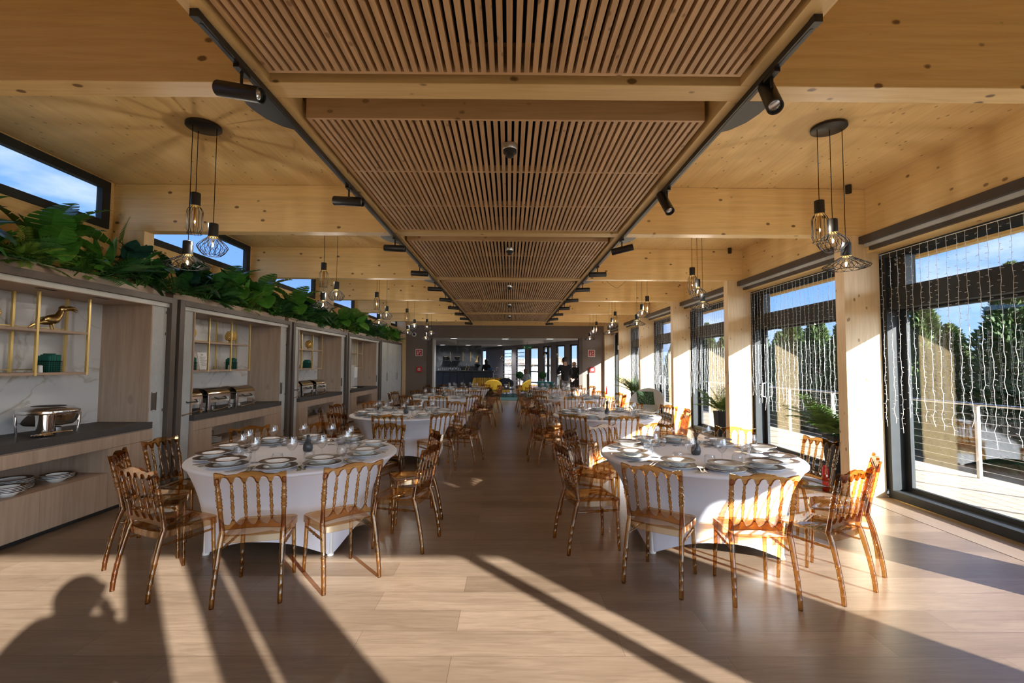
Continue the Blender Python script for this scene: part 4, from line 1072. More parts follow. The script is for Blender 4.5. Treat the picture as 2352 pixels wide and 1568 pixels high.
for ti, (side, (cx, cy_), rank) in enumerate(TABLES):
    tn = '%s %s table' % (rank, side)
    lab = 'round banquet table in a white stretch cover, %s on the %s of the aisle' % (rank, side)
    if tproto is None: tproto = cover(); tag(tproto, lab, 'table', 'round banquet tables'); tproto.location = (cx, cy_, 0); tproto.rotation_euler = (0, 0, .12)
    else: dup(tproto, (cx, cy_, 0), [0, .3, .1, .5, .0, .35, .2, .6][ti], lab)
    ang = ANG.get((side, rank)) or [(-90+(4 if side == 'left' else -6))-36*k for k in range(10)]
    v = None
    vl = 'slate grey bud vase %s in the middle of the %s' % ('with thin dried stems' if side == 'left' else 'with dried feathers', tn)
    if ti in (0, 4):
        if ti == 0: v = P['vase']; v.location = (cx+.06, cy_+.06, TH+.0005); tag(v, vl, 'vase', 'bud vases'); feathers(v, True)
        else:
            v = bpy.data.objects.new('bud_vase', None); COL.objects.link(v); v.location = (cx-.02, cy_-.02, TH+.0005); tag(v, vl, 'vase', 'bud vases'); b_ = [c for c in P['vase'].children if c.name.startswith('vase_body')][0].copy(); COL.objects.link(b_); b_.parent = v; feathers(v, False); vR = v
    else: dup(P['vase'] if side == 'left' else vR, (cx+.02, cy_, TH+.0005), .4*ti, vl)
    for k, a in enumerate(ang):
        t = math.radians(a); pl = PLACE[k]; ux, uy = math.cos(t), math.sin(t); tx, ty = -uy, ux      # tangential = viewer's right when seated facing the centre is -t
        rz = t+PI/2                                                                              # local +Y points to the centre
        def at(r, s): return (cx+ux*r+tx*s, cy_+uy*r+ty*s)
        rc = 1.09+jit.uniform(-.012, .014); jz = jit.uniform(-.06, .06)
        px, py = at(rc, jit.uniform(-.02, .02))
        cl = 'amber clear spindle chair, %s, %s' % (pl, tn)
        if not CH_used: CH.location = (px, py, 0); CH.rotation_euler = (0, 0, rz+jz); tag(CH, cl, 'chair', 'amber spindle chairs'); CH_used = True
        else: dup(CH, (px, py, 0), rz+jz, cl)
        # seen from the seat: +s is to the left?  local X = (cos rz, sin rz) = (-sin t, cos t)*(-1)... right hand of the sitter
        rx, ry = math.cos(rz), math.sin(rz)
        def q(r, s): return (cx+ux*r+rx*s, cy_+uy*r+ry*s)
        e = jit.uniform(-.008, .008)
        x, y = q(.690, e); put('charger', (x, y, TH+.001), 0, 'taupe rimmed charger plate, %s, %s' % (pl, tn), 'plate', 'charger plates on the tables')
        x, y = q(.690, e+.004); put('soup', (x, y, TH+.0235), 0, 'taupe rimmed soup plate, %s, %s' % (pl, tn), 'plate', 'soup plates on the tables')
        x, y = q(.475+jit.uniform(-.015, .015), .055); put('wine', (x, y, TH+.0005), 0, 'stemmed wine glass, %s, %s' % (pl, tn), 'wine glass', 'wine glasses on the tables')
        x, y = q(.490+jit.uniform(-.01, .01), -.055); put('tumbler', (x, y, TH+.0005), jit.uniform(0, 6), 'crinkled glass tumbler, %s, %s' % (pl, tn), 'tumbler', 'water tumblers on the tables')
        if rank in ('nearest', 'second'):
            for s, nm, key, cat in ((-.186, 'inner dinner fork', 'fork', 'fork'), (-.216, 'outer dinner fork', 'fork', 'fork'), (.180, 'inner dinner knife', 'knife', 'knife'), (.203, 'outer dinner knife', 'knife', 'knife'), (.229, 'soup spoon', 'spoon', 'spoon')):
                x, y = q(.735-abs(s)*abs(s)*.55, s*.96); put(key, (x, y, TH+.0005), rz+s*.35+jit.uniform(-.05, .05), '%s, %s, %s' % (nm, pl, tn), cat, '%ss on the tables' % nm.split(' ')[-1].replace('knife', 'kni').replace('kni', 'knive'))

# ------------------------------------------------------------------ potted palms by the windows
def palm_pot(loc, label, seed, n=26, L=.62, rot=0):
    global rnd
    keep = rnd; rnd = random.Random(seed)
    o = empty('potted_palm', loc, label, 'potted palm', 'potted palms by the windows', rot)
    b = MB(); b.lathe([(.095, 0), (.098, .004), (.140, .66), (.145, .67), (.132, .67), (.128, .60)], 4, M=Matrix.Rotation(PI/4, 4, 'Z'), capt=False)
    b.sm = [False]*len(b.sm); b.v = [(x*1.18, y*1.18, z) for x, y, z in b.v]; b.build('planter', MT['pot'], o)
    MB().box(-.10, .10, -.10, .10, .58, .605).build('soil', MT['soil'], o)
    st = MB(); lv = MB()
    for k in range(n):
        az = rnd.uniform(0, 6.28); el = rnd.uniform(.95, 1.52)
        frond(st, lv, az, el, L*rnd.uniform(.75, 1.15), 16, .19, .016, (rnd.uniform(-.05, .05), rnd.uniform(-.05, .05), .60), rnd.uniform(.35, 1.15))
    sq = lambda v, lo, hi: lo+(v-lo)*.2 if v < lo else (hi+(v-hi)*.2 if v > hi else v)
    for m in (st, lv): m.v = [(sq(x, -9, .17), sq(y, -.30 if loc[1] < 10 and loc[1] > 9 else -.28, 1.0), z) for x, y, z in m.v]
    st.build('stems', MT['leafm'], o); lv.build('fronds', MT['palm'], o); rnd = keep; return o
palm_pot((4.42, 6.28, 0), 'potted palm in a tall charcoal planter just behind the nearest tall right column', 5)
palm_pot((4.36, 9.55, 0), 'potted palm in a tall charcoal planter between the second and third right tables', 9)
palm_pot((4.22, 15.6, 0), 'potted palm in a charcoal planter beyond the round grey armchair', 13, 28, .78)
# ------------------------------------------------------------------ round grey armchair with palm cushion
o = empty('round_armchair', (3.78, 12.75, 0), 'round grey bowl armchair by the right windows', 'armchair', rz=2.6)
Mt = Matrix.Translation((0, 0, .58)) @ Matrix.Rotation(-.85, 4, 'X')
m = MB(); m.lathe([(.02, -.20), (.20, -.19), (.36, -.10), (.455, .03), (.470, .06), (.455, .075), (.43, .055), (.33, -.06), (.18, -.14), (.02, -.15)], 40, M=Mt, capt=False); m.build('bowl_seat', MT['armch'] if 'armch' in MT else MT['trim'], o)
m = MB(); m.lathe([(.16, 0), (.18, .015), (.05, .03), (.035, .30)], 20); m.lathe([(.30, .0), (.31, .012), (.29, .02)], 32); m.build('pedestal', MT['steelb'], o)
m = MB(); m.sphere((0, 0, 0), .30, 24, 10, sc=(1, 1, .22), M=Matrix.Translation((0, .03, .45)) @ Matrix.Rotation(-.45, 4, 'X')); m.build('seat_pad', MT['trim'], o)
o = empty('throw_cushion', (3.74, 12.66, .55), 'square dark cushion with green palm print on the round grey armchair', 'cushion', rz=2.6-PI)
vs = []; fs = []; n = 12; m = MB()
for sgn in (1, -1):
    b = len(vs)
    for i in range(n+1):
        for j in range(n+1):
            x = (i/n-.5)*.46; z = (j/n-.5)*.40; u = (1-(2*x/.46)**4)*(1-(2*z/.40)**4); vs.append((x, sgn*.075*max(0, u)**.6, z+.19))
    for i in range(n):
        for j in range(n):
            a = b+i*(n+1)+j; f = (a, a+1, a+n+2, a+n+1); fs.append(f if sgn > 0 else f[::-1])
m.add(vs, fs, 0, True, Matrix.Rotation(.45, 4, 'X')); m.build('cushion_cover', MT['cushion'], o)
# ------------------------------------------------------------------ fire extinguishers
def exting(loc, label):
    o = empty('fire_extinguisher', loc, label, 'fire extinguisher', 'fire extinguishers')
    MB().lathe([(.055, 0), (.062, .01), (.062, .36), (.045, .42), (.020, .44)], 20).build('cylinder', MT['red'], o)
    v = MB(); v.box(-.012, .012, -.05, .04, .445, .475); v.box(-.010, .010, -.075, .02, .49, .505); v.build('valve_handle', MT['black'], o)
    MB().tube([(0, .03, .46), (.0, .10, .44), (0, .11, .30), (0, .085, .14)], .009, 6).build('hose', MT['black'], o)
    return o
e = exting((4.08, 6.02, 0), 'red fire extinguisher on the floor beside the potted palm behind the nearest right table')
e.scale = (.62, .62, .75)
dup(e, (4.18, 19.9, .35), 1, 'red fire extinguisher by the last right column near the end wall')
# ------------------------------------------------------------------ curtain light strings in the windows
def strand(x, y, z0, z1, r):
    m = MB(); pts = []; z = z0; ph = r.uniform(0, 6); n = int((z0-z1)/.055)
    for i in range(n+1):
        u = i/n; z = z0+(z1-z0)*u; amp = .003+.008*u*u
        pts.append((x+amp*.4*math.sin(ph+i*1.3), y+amp*math.sin(ph*2+i*.9)+amp*.8*math.sin(i*2.3+ph), z))
    m.tube(pts, .0019, 4)
    for i in range(1, n, 1):
        p = Vector(pts[i]); s = r.choice((-1, 1)); e = p+Vector((r.uniform(-.01, .01), s*r.uniform(.018, .034), r.uniform(-.012, .008)))
        m.tube([p, e], [.0017, .0026], 4)
    return m
for k in range(0, 6):
    a, b = rb[k]; r = random.Random(40+k)
    if k == 0: continue
    o = empty('curtain_string_lights', (4.60, a+.06, 2.98), 'curtain of white string lights hanging in the %s window bay from the camera' % ORD[k], 'string lights', 'string light curtains')
    x = 0; L = b-a-.12
    MB().tube([(0, 0, .0), (0, L, .0)], .004, 5).build('top_cable', MT['led'], o)
    n = 27
    for q in range(n):
        y = .04+(L-.08)*q/(n-1)+r.uniform(-.015, .015)
        strand(0, y, 0, -(2.02+r.uniform(-.10, .16)), r).build('light_strand', MT['led'], o)
    # stray strand lying over the column face
    for q in range(2): 
        st = strand(-.15-.13*q, L+.05, -.95-.2*q, -2.05, r); st.build('light_strand', MT['led'], o)

# ------------------------------------------------------------------ end wall fittings
def wallsign(x, z, side):
    o = empty('fire_sign', (x, YE-.001, z), 'red and white fire equipment sign on the end wall, %s of the opening' % side, 'sign', 'fire signs')
    MB().box(-.155, .155, -.006, 0, -.155, .155).build('plate', MT['whiteplas'], o)
    MB().box(-.125, .125, -.008, -.006, -.125, .125).build('red_field', MT['red'], o)
    m = MB(); m.box(-.075, -.02, -.010, -.008, -.09, .01); m.lathe([(.025, 0), (.025, .002)], 14, M=Matrix.Translation((-.05, -.008, .055)) @ Matrix.Rotation(PI/2, 4, 'X'))
    m.box(.02, .035, -.010, -.008, -.02, .09); m.box(.02, .08, -.010, -.008, .03, .075); m.box(.045, .09, -.010, -.008, -.09, -.045); m.build('pictogram', MT['whiteplas'], o)
wallsign(-4.0, 2.125, 'left'); wallsign(3.64, 2.125, 'right')
def alarm(x, z, side):
    o = empty('fire_alarm_box', (x, YE-.001, z), 'red fire alarm call box on the end wall, %s of the opening' % side, 'fire alarm', 'fire alarm boxes')
    bev(MB().box(-.125, .125, -.10, 0, -.115, .115).build('housing', MT['red'], o), .012)
    MB().box(-.055, .055, -.104, -.10, -.055, .055).build('front_plate', MT['whiteplas'], o); MB().box(-.02, .02, -.107, -.104, -.02, .02).build('button', MT['black'], o)
alarm(-3.97, 1.385, 'left'); alarm(3.66, 1.40, 'right')
o = empty('white_column_box', (3.60, YE-.001, 0), 'tall narrow white cabinet on the end wall below the right alarm box', 'cabinet')
bev(MB().box(-.075, .075, -.12, 0, .0, 1.26).build('cabinet_body', MT['whiteplas'], o), .006)
MB().tube([(0.02, -.121, .80), (.0, -.15, .80), (.0, -.15, .62), (.02, -.121, .62)], .008, 6).build('cabinet_handle', MT['black'], o)
o = empty('dome_camera', (-4.22, YE-.001, 2.92), 'small round security camera high on the left of the end wall', 'security camera')
MB().lathe([(.095, 0), (.095, .03), (.06, .05)], 20, M=Matrix.Rotation(PI/2, 4, 'X')).build('camera_base', MT['whiteplas'], o); MB().sphere((0, -.05, 0), .055, 14, 8).build('camera_dome', MT['black'], o)
o = empty('wall_sensor', (4.19, 17.45, 2.28), 'small white sensor on the sixth right column', 'sensor'); MB().box(-.05, -.001, -.04+.2, .04+.2, -.08, .08).build('sensor_body', MT['whiteplas'], o)
# ------------------------------------------------------------------ bar room shell
Y1 = YE+.2; CB = 2.83
fl = MB().box(-9, 5, Y1, 36, -.12, 0); struct(fl.build('floor_bar', MT['floor']), 'plank floor of the bar room')
cl = MB(); cl.box(-9, 5, Y1, 23.2, CB, CB+.3); cl.box(-9, -3.2, 23.2, 28.2, CB, CB+.3); cl.box(2.2, 5, 23.2, 28.2, CB, CB+.3); cl.box(-9, 3, 28.2, 36, CB, CB+.3)
cl.box(-3.4, 2.4, 23.0, 28.4, CB+.30, CB+.40); struct(cl.build('ceiling_bar', MT['barfloor']), 'white bar room ceiling with a raised tray')
bw = MB().box(-9, -1.83, 30.0, 30.2, 0, CB); struct(bw.build('wall_bar', MT['barwall']), 'smoky dark feature wall behind the bar')
struct(MB().box(-9.2, -9, Y1, 36, 0, CB).build('wall_bar_left', MT['pillar']))
# slanted window wall
A_ = Vector((3.45, 22.85, 0)); B_ = Vector((-1.75, 33.6, 0)); dv = (B_-A_); Lw = dv.length; ang_ = math.atan2(dv.y, dv.x)
MW = Matrix.Translation(A_) @ Matrix.Rotation(ang_, 4, 'Z')
def hit(px):                       # where the sight line through this picture column meets the slanted wall
    kx = (px-1170.2)/1063; # X = kx*Y
    t = (kx*A_.y-A_.x)/(dv.x-kx*dv.y); return t*Lw
cols = [(1310.7, 1328), (1279.5, 1298.6), (1249.5, 1267), (1217.6, 1238), (1187, 1208), (1157, 1177.4), (1104, 1118)]
sp = [(hit(b), hit(a)) for a, b in cols]
wall = MB(); prev = -.3
for a, b in sp: wall.box(prev, a, -.05, .03, 0, CB, M=MW); prev = b
wall.box(prev, Lw+.5, -.05, .03, 0, CB, M=MW); wall.box(-.3, Lw+.5, -.05, .03, 2.64, CB, M=MW)
struct(wall.build('wall_bar_windows', MT['pillar']), 'mauve grey slanted window wall of the bar room')
for i, (a, b) in enumerate(sp):
    w = bpy.data.objects.new('window_%d' % (30+i), None); COL.objects.link(w); struct(w, '%s narrow dark framed window from the right in the bar room' % ORD[i])
    f = MB(); f.box(a, a+.05, -.06, .04, 0, 2.64, M=MW); f.box(b-.05, b, -.06, .04, 0, 2.64, M=MW); f.box(a, b, -.06, .04, 2.58, 2.645, M=MW); f.box(a, b, -.06, .04, 0, .06, M=MW)
    if i in (0, 1, 3): f.box(a, b, -.03, .04, 1.18, 1.24, M=MW)
    if i == 3: f.box(a, b, -.03, .04, .55, .62, M=MW)
    if i == 2: f.box(a+.25, a+.40, -.03, .05, 0, 2.6, M=MW); f.box(a+.3, b, -.03, .05, 2.18, 2.32, M=MW)
    f.build('window_frame', MT['frame'], w); MB().box(a+.05, b-.05, .0, .006, .06, 2.58, M=MW).build('pane', MT['pane'], w)
    if i in (4, 5):
        l = MB()
        for q in range(11): l.box(a+.06, b-.06, .06, .16, .35+q*.22, .38+q*.22, M=MW)
        l.build('louvre_slats', MT['pillar'], w)
# ------------------------------------------------------------------ bar counter and back bar
o = empty('bar_counter', (-3.0, 27.0, 0), 'long blue-black panelled bar counter below the dark feature wall', 'bar counter')
c = MB(); c.box(-5, 2.05, .04, .70, 0, 1.17); c.build('counter_body', MT['black'], o)
n = 17
for k in range(n): bev(MB().box(-5+k*(7.05/n)+.02, -5+(k+1)*(7.05/n)-.02, 0, .039, .08, 1.15).build('front_panel', MT['bar'], o), .01)
MB().box(-5.1, 2.12, -.12, .78, 1.1705, 1.255).build('counter_top', MT['counter'], o)
for k, (x, w, z) in enumerate(((-3.75, 1.15, 1.84), (-2.75, 1.05, 1.47))):
    o = empty('wall_shelf', (x, 29.86, z), 'dark wall shelf behind the bar, %s' % ['upper one with two black bowls', 'lower one with bottles'][k], 'shelf', 'shelves behind the bar')
    MB().box(-w/2, w/2, -.16, .139, 0, .04).build('shelf_board', MT['black'], o)
    MB().box(-.02, .02, .10, .138, -.05, -.001).build('shelf_bracket', MT['brass'], o)
for k, x in enumerate((-4.1, -3.35)):
    o = empty('black_bowl', (x, 29.82, 1.881), 'black bowl with gold rim on the upper bar shelf, %s' % ['left', 'right'][k], 'bowl', 'bowls on the bar shelf')
    MB().lathe([(.08, 0), (.16, .10), (.20, .22)], 20, capt=False).build('bowl_body', MT['black'], o); MB().lathe([(.19, .215), (.205, .222), (.205, .235), (.18, .235)], 20, capb=False, capt=False).build('gold_rim', MT['brass'], o)
for k, x in enumerate((-3.82, -3.0, -2.5)):
    o = empty('wall_light', (x, 29.98, 2.0), 'slim brass wall light above the bar, %s from the left' % ORD[k], 'wall light', 'slim brass wall lights'); MB().box(-.012, .012, -.05, -.02, -.18, .42).build('light_tube', MT['brass'], o); MB().box(-.02, .02, -.02, .019, .05, .12).build('wall_plate', MT['brass'], o)
o = empty('brass_sconce', (-2.10, 29.90, 1.76), 'brass hourglass wall sconce at the right end of the bar wall', 'wall light')
MB().lathe([(.13, 0), (.035, .24), (.10, .42)], 18, M=Matrix.Rotation(.12, 4, 'Y'), sx=.8, sy=.6).build('sconce_shade', MT['brass'], o)
def bottle(loc, label, mat, h=.30, lab=None):
    o = empty('bottle', loc, label, 'bottle', 'bottles at the bar')
    MB().lathe([(.036, 0), (.038, .01), (.038, h*.58), (.014, h*.74), (.013, h), (.011, h)], 12).build('bottle_body', mat, o)
    if lab: MB().lathe([(.0388, h*.18), (.0388, h*.48)], 12, capb=False, capt=False).build('paper_label', MT['whiteplas'], o)
rb2 = random.Random(3)
for k in range(3): bottle((-3.52+.17*k, 27.55, 1.2555), 'wine bottle with white label on the bar counter, %s of three from the left' % ORD[k], MT['black'], .34, True)
for k in range(5): bottle((-3.15+.20*k, 29.78, 1.5105), 'small bottle on the lower bar shelf, %s from the left' % ORD[k], MT['vase'], .16+.05*(k == 2))
for k in range(12):
    x = -4.35+.13*k+rb2.uniform(-.03, .03); o = empty('bar_glass', (x, 27.45+.16*(k % 2), 1.2555), 'upturned glass on the bar counter left of the wine bottles, %s from the left' % ORD[k], 'glass', 'glasses on the bar counter')
    MB().lathe([(.045, 0), (.040, .13), (.012, .15), (.010, .17), (.04, .175)], 12, capb=False).build('glass_body', MT['glass'], o)
for k in range(2):
    o = empty('beer_tap', (-2.62+.18*k, 27.5, 1.2555), 'slanted brass tap on the bar counter, %s' % ['left', 'right'][k], 'tap', 'beer taps'); MB().tube([(0, 0, 0), (.03, 0, .12), (.10, 0, .26)], [.02, .014, .012], 8).build('tap_column', MT['brass'], o); MB().tube([(.05, -.01, .15), (.05, -.09, .13)], .009, 6).build('tap_spout', MT['brass'], o)
o = empty('coffee_grinder', (-1.98, 27.5, 1.2555), 'black coffee grinder tilted on the bar counter', 'grinder'); MB().box(-.13, .12, -.1, .1, 0, .18).build('grinder_base', MT['black'], o); MB().lathe([(.10, .18), (.12, .22), (.20, .38), (.17, .40)], 14, M=Matrix.Rotation(.25, 4, 'Y')).build('hopper', MT['plas'], o)
o = empty('blue_bowl', (-1.12, 27.35, 1.2555), 'pale blue bowl at the right end of the bar counter', 'bowl'); MB().lathe([(.10, 0), (.15, .06), (.16, .15)], 18, capt=False).build('bowl_body', MT['denim'], o)
o = empty('brass_tap', (-.98+.2, 27.5, 1.2555), 'brass gooseneck tap at the right end of the bar', 'tap'); MB().tube([(0, 0, 0), (0, 0, .14), (.03, 0, .19), (.10, 0, .18), (.12, 0, .14)], .012, 8).build('tap_neck', MT['brass'], o); MB().lathe([(.03, 0), (.028, .02), (.015, .03)], 12).build('tap_base', MT['brass'], o)
# ------------------------------------------------------------------ lounge furniture
tag(bev(MB().box(-2.2, 1.7, 20.9, 25.4, .001, .014).build('lounge_rug', MT['rug']), .004), 'teal rug under the yellow armchairs', 'rug')
def armchair(loc, rz, label):
    o = empty('yellow_armchair', loc, label, 'armchair', 'yellow shell armchairs', rz)
    vs = []; fs = []; n = 24; J = 8
    for j in range(J+1):
        v = j/J
        for i in range(n+1):
            a = -PI*.08+(PI*1.16)*i/n; hh = math.sin(max(0, min(PI, a)))**.8
            r = .40+.06*v; z = .34+v*(.20+.33*hh); vs.append((r*math.cos(a), -.05-r*.85*math.sin(a), z))
    for j in range(J):
        for i in range(n): q = j*(n+1)+i; fs.append((q, q+1, q+n+2, q+n+1))
    m = MB(); m.add(vs, fs); b = m.build('shell_back', MT['yellow'], o, 80); s = b.modifiers.new('thick', 'SOLIDIFY'); s.thickness = .05
    MB().box(-.006, .006, -.475, -.462, .36, .84).build('back_seam', MT['sofa'], o)
    m = MB(); m.sphere((0, 0, .38), .40, 24, 10, sc=(1, .95, .24)); m.build('seat_cushion', MT['yellow'], o)
    for sx in (-1, 1):
        for sy in (-1, 1): MB().tube([(sx*.22, sy*.2-.02, .33), (sx*.30, sy*.27-.02, 0)], .011, 6).build('leg', MT['black'], o)
    return o
a1 = armchair((-.79, 22.95, .0145), 0, 'yellow shell armchair with its back to the camera, left of the coffee table')
a1.scale = (.86, .86, 1)
dup(a1, (.66, 22.95, .0145), 1.15, 'yellow shell armchair turned sideways, right of the coffee table')
o = empty('coffee_table', (-.12, 23.25, .0145), 'low black coffee table between the yellow armchairs', 'table')
MB().lathe([(.38, .36), (.39, .37), (.39, .385), (.38, .39)], 28).build('table_top', MT['black'], o)
for k in range(3): a = k*2.094+.4; MB().tube([(.30*math.cos(a), .30*math.sin(a), .36), (.36*math.cos(a), .36*math.sin(a), 0)], .011, 6).build('leg', MT['black'], o)
o = empty('table_sign', (-.15, 23.15, .405), 'black framed tent card on the low coffee table', 'tent card'); MB().box(-.13, .13, -.02, .02, 0, .24).build('card_body', MT['plas'], o); MB().lathe([(.045, 0), (.045, .002)], 16, M=Matrix.Translation((0, -.02, .12)) @ Matrix.Rotation(PI/2, 4, 'X')).build('emblem', MT['whiteplas'], o); MB().box(-.10, .10, -.0215, -.0201, .205, .212).build('print_line', MT['whiteplas'], o)
o = empty('ochre_sofa', (-.98, 25.3, .0145), 'ochre channel-tufted velvet sofa behind the yellow armchairs', 'sofa')
MB().box(-.95, .95, -.40, .40, .10, .40).build('seat', MT['sofa'], o)
bk = MB()
for k in range(15): bk.lathe([(.062, .40), (.062, .83), (.04, .87)], 12, M=Matrix.Translation((-.89+k*.127, .36, 0)))
bk.build('tufted_back', MT['sofa'], o)
for s in (-1, 1):
    ar = MB()
    for k in range(6): ar.lathe([(.062, .10), (.062, .62+.04*k), (.04, .66+.04*k)], 12, M=Matrix.Translation((s*.95, -.34+k*.127, 0)))
    ar.build('tufted_arm', MT['sofa'], o)
for sx in (-.85, .85):
    for sy in (-.33, .33): MB().tube([(sx, sy, .1), (sx, sy, 0)], .02, 6).build('leg', MT['black'], o)
def heap(name, loc, sc, mat, label, cat, seed):
    r = random.Random(seed); m = MB(); prof = []
    m.sphere((0, 0, 0), 1, 22, 12, sc=sc)
    m.v = [(x*(1+r.uniform(-.10, .10)), y*(1+r.uniform(-.10, .10)), max(-sc[2]*.55, z*(1+r.uniform(-.15, .15)))+sc[2]*.55) for x, y, z in m.v]
    o = m.build(name, mat, None, 180); o.location = loc; s = o.modifiers.new('soft', 'SUBSURF'); s.levels = 1; s.render_levels = 1
    tag(o, label, cat); return o
heap('dark_coat', (-.20, 25.2, .4155), (.45, .33, .30), MT['navy'], 'dark navy coat thrown over the right side of the ochre sofa', 'coat', 4)
heap('black_jacket', (-.74, 16.55, .47), (.17, .10, .21), MT['knit'], 'black jacket lying over an amber chair near the far left table', 'jacket', 8)
o = empty('bistro_table', (.22, 26.2, .0), 'small white round bistro table behind the coffee table', 'table'); MB().lathe([(.34, .70), (.35, .71), (.35, .725), (.34, .73)], 28).build('table_top', MT['whiteplas'], o); MB().lathe([(.22, 0), (.23, .015), (.03, .04), (.03, .70)], 18).build('pedestal', MT['whiteplas'], o)
def topiary(loc, label):
    o = empty('topiary_ball', loc, label, 'topiary', 'topiary balls in pots')
    MB().lathe([(.15, 0), (.19, .36), (.17, .36), (.165, .30)], 20, capt=False).build('pot', MT['whiteplas'], o); MB().lathe([(.16, .29), (.001, .295)], 18, capb=True, capt=False).build('soil', MT['soil'], o)
    MB().tube([(0, 0, .28), (0, 0, .88)], .035, 8).build('trunk', MT['oakh'], o)
    m = MB(); r = random.Random(2); m.sphere((0, 0, 1.05), .185, 20, 12)
    for k in range(1500):
        z = r.uniform(-1, 1); a = r.uniform(0, 6.283); q = math.sqrt(1-z*z); p = Vector((q*math.cos(a), q*math.sin(a), z)); c = Vector((0, 0, 1.05))+p*r.uniform(.18, .205)
        u = Vector((r.uniform(-1, 1), r.uniform(-1, 1), r.uniform(-1, 1))).normalized()*.016; w = p.cross(u).normalized()*.010; m.add([c-u, c+w, c+u, c-w], [(0, 1, 2, 3)], 0, False)
    m.build('clipped_ball', MT['box'], o); return o
t1 = topiary((.56, 25.0, 0), 'clipped topiary ball behind the yellow armchairs, left one'); dup(t1, (1.79, 25.0, 0), 1, 'clipped topiary ball beside the standing men, right one')
o = empty('teal_armchair', (2.05, 22.6, .0), 'low teal armchair in front of the bar windows', 'armchair', rz=2.4); MB().box(-.45, .45, -.40, .40, .12, .40).build('seat', MT['teal'], o); MB().box(-.45, .45, .30, .45, .40, .85, M=Matrix.Rotation(-.1, 4, 'X')).build('backrest', MT['teal'], o)
for s in (-1, 1): MB().box(s*.42-.07, s*.42+.07, -.40, .40, .40, .58).build('armrest', MT['teal'], o)
for s in (-1, 1):
    for q in (-1, 1): MB().tube([(s*.38, q*.33, .12), (s*.40, q*.35, 0)], .018, 6).build('leg', MT['black'], o)
heap('denim_jacket', (2.02, 22.45, .40), (.42, .30, .24), MT['denim'], 'blue denim jacket heaped on the teal armchair', 'jacket', 5)
o = empty('white_lectern', (2.72, 21.7, 0), 'white waist-high stand behind the two standing men', 'stand'); bev(MB().box(-.40, .35, -.22, .22, 0, 1.10).build('stand_body', MT['white'], o), .01); MB().box(-.44, .39, -.25, .25, 1.101, 1.14).build('stand_top', MT['whiteplas'], o)
o = empty('exit_sign', (.95, 24.5, 2.44), 'green emergency exit sign hanging in the bar room', 'sign'); MB().box(-.25, .25, -.015, .015, 0, .17).build('sign_plate', MT['exitgreen'] if 'exitgreen' in MT else MT['green'], o); m = MB(); m.box(-.19, -.12, -.017, -.015, .03, .14); m.box(.03, .14, -.017, -.015, .075, .095); m.prism([(.14, .05), (.20, .085), (.14, .12)], -.017, -.015); m.build('arrow', MT['whiteplas'], o); MB().tube([(0, 0, .17), (0, 0, .389)], .008, 6).build('hanger', MT['black'], o)
for k, (x, y, z) in enumerate(((-.45, 27.0, 1.98), (1.75, 22.8, 2.02), (2.30, 22.3, 2.02))):
    o = empty('bare_bulb_pendant', (x, y, z), 'bare bulb pendant with clear globe in the bar room, %s from the left' % ORD[k], 'pendant light', 'bare bulb pendants in the bar room')
    MB().sphere((0, 0, 0), .085, 14, 10).build('globe', MT['bulb'], o); MB().lathe([(.03, .07), (.03, .14)], 12).build('lamp_holder', MT['brass'], o); MB().tube([(0, 0, .14), (0, 0, (3.13 if k == 0 else CB)-z)], .005, 5).build('cord', MT['black'], o)
o = empty('stair_railing', (-.2, 29.0, 0), 'slim steel railing beside the bar', 'railing')
MB().tube([(-.9, 0, 1.0), (1.2, 0, 1.0)], .02, 8).build('handrail', MT['steelb'], o)
for x in (-.85, .15, 1.15): MB().tube([(x, 0, 0), (x, 0, 1.0)], .015, 6).build('post', MT['steelb'], o)
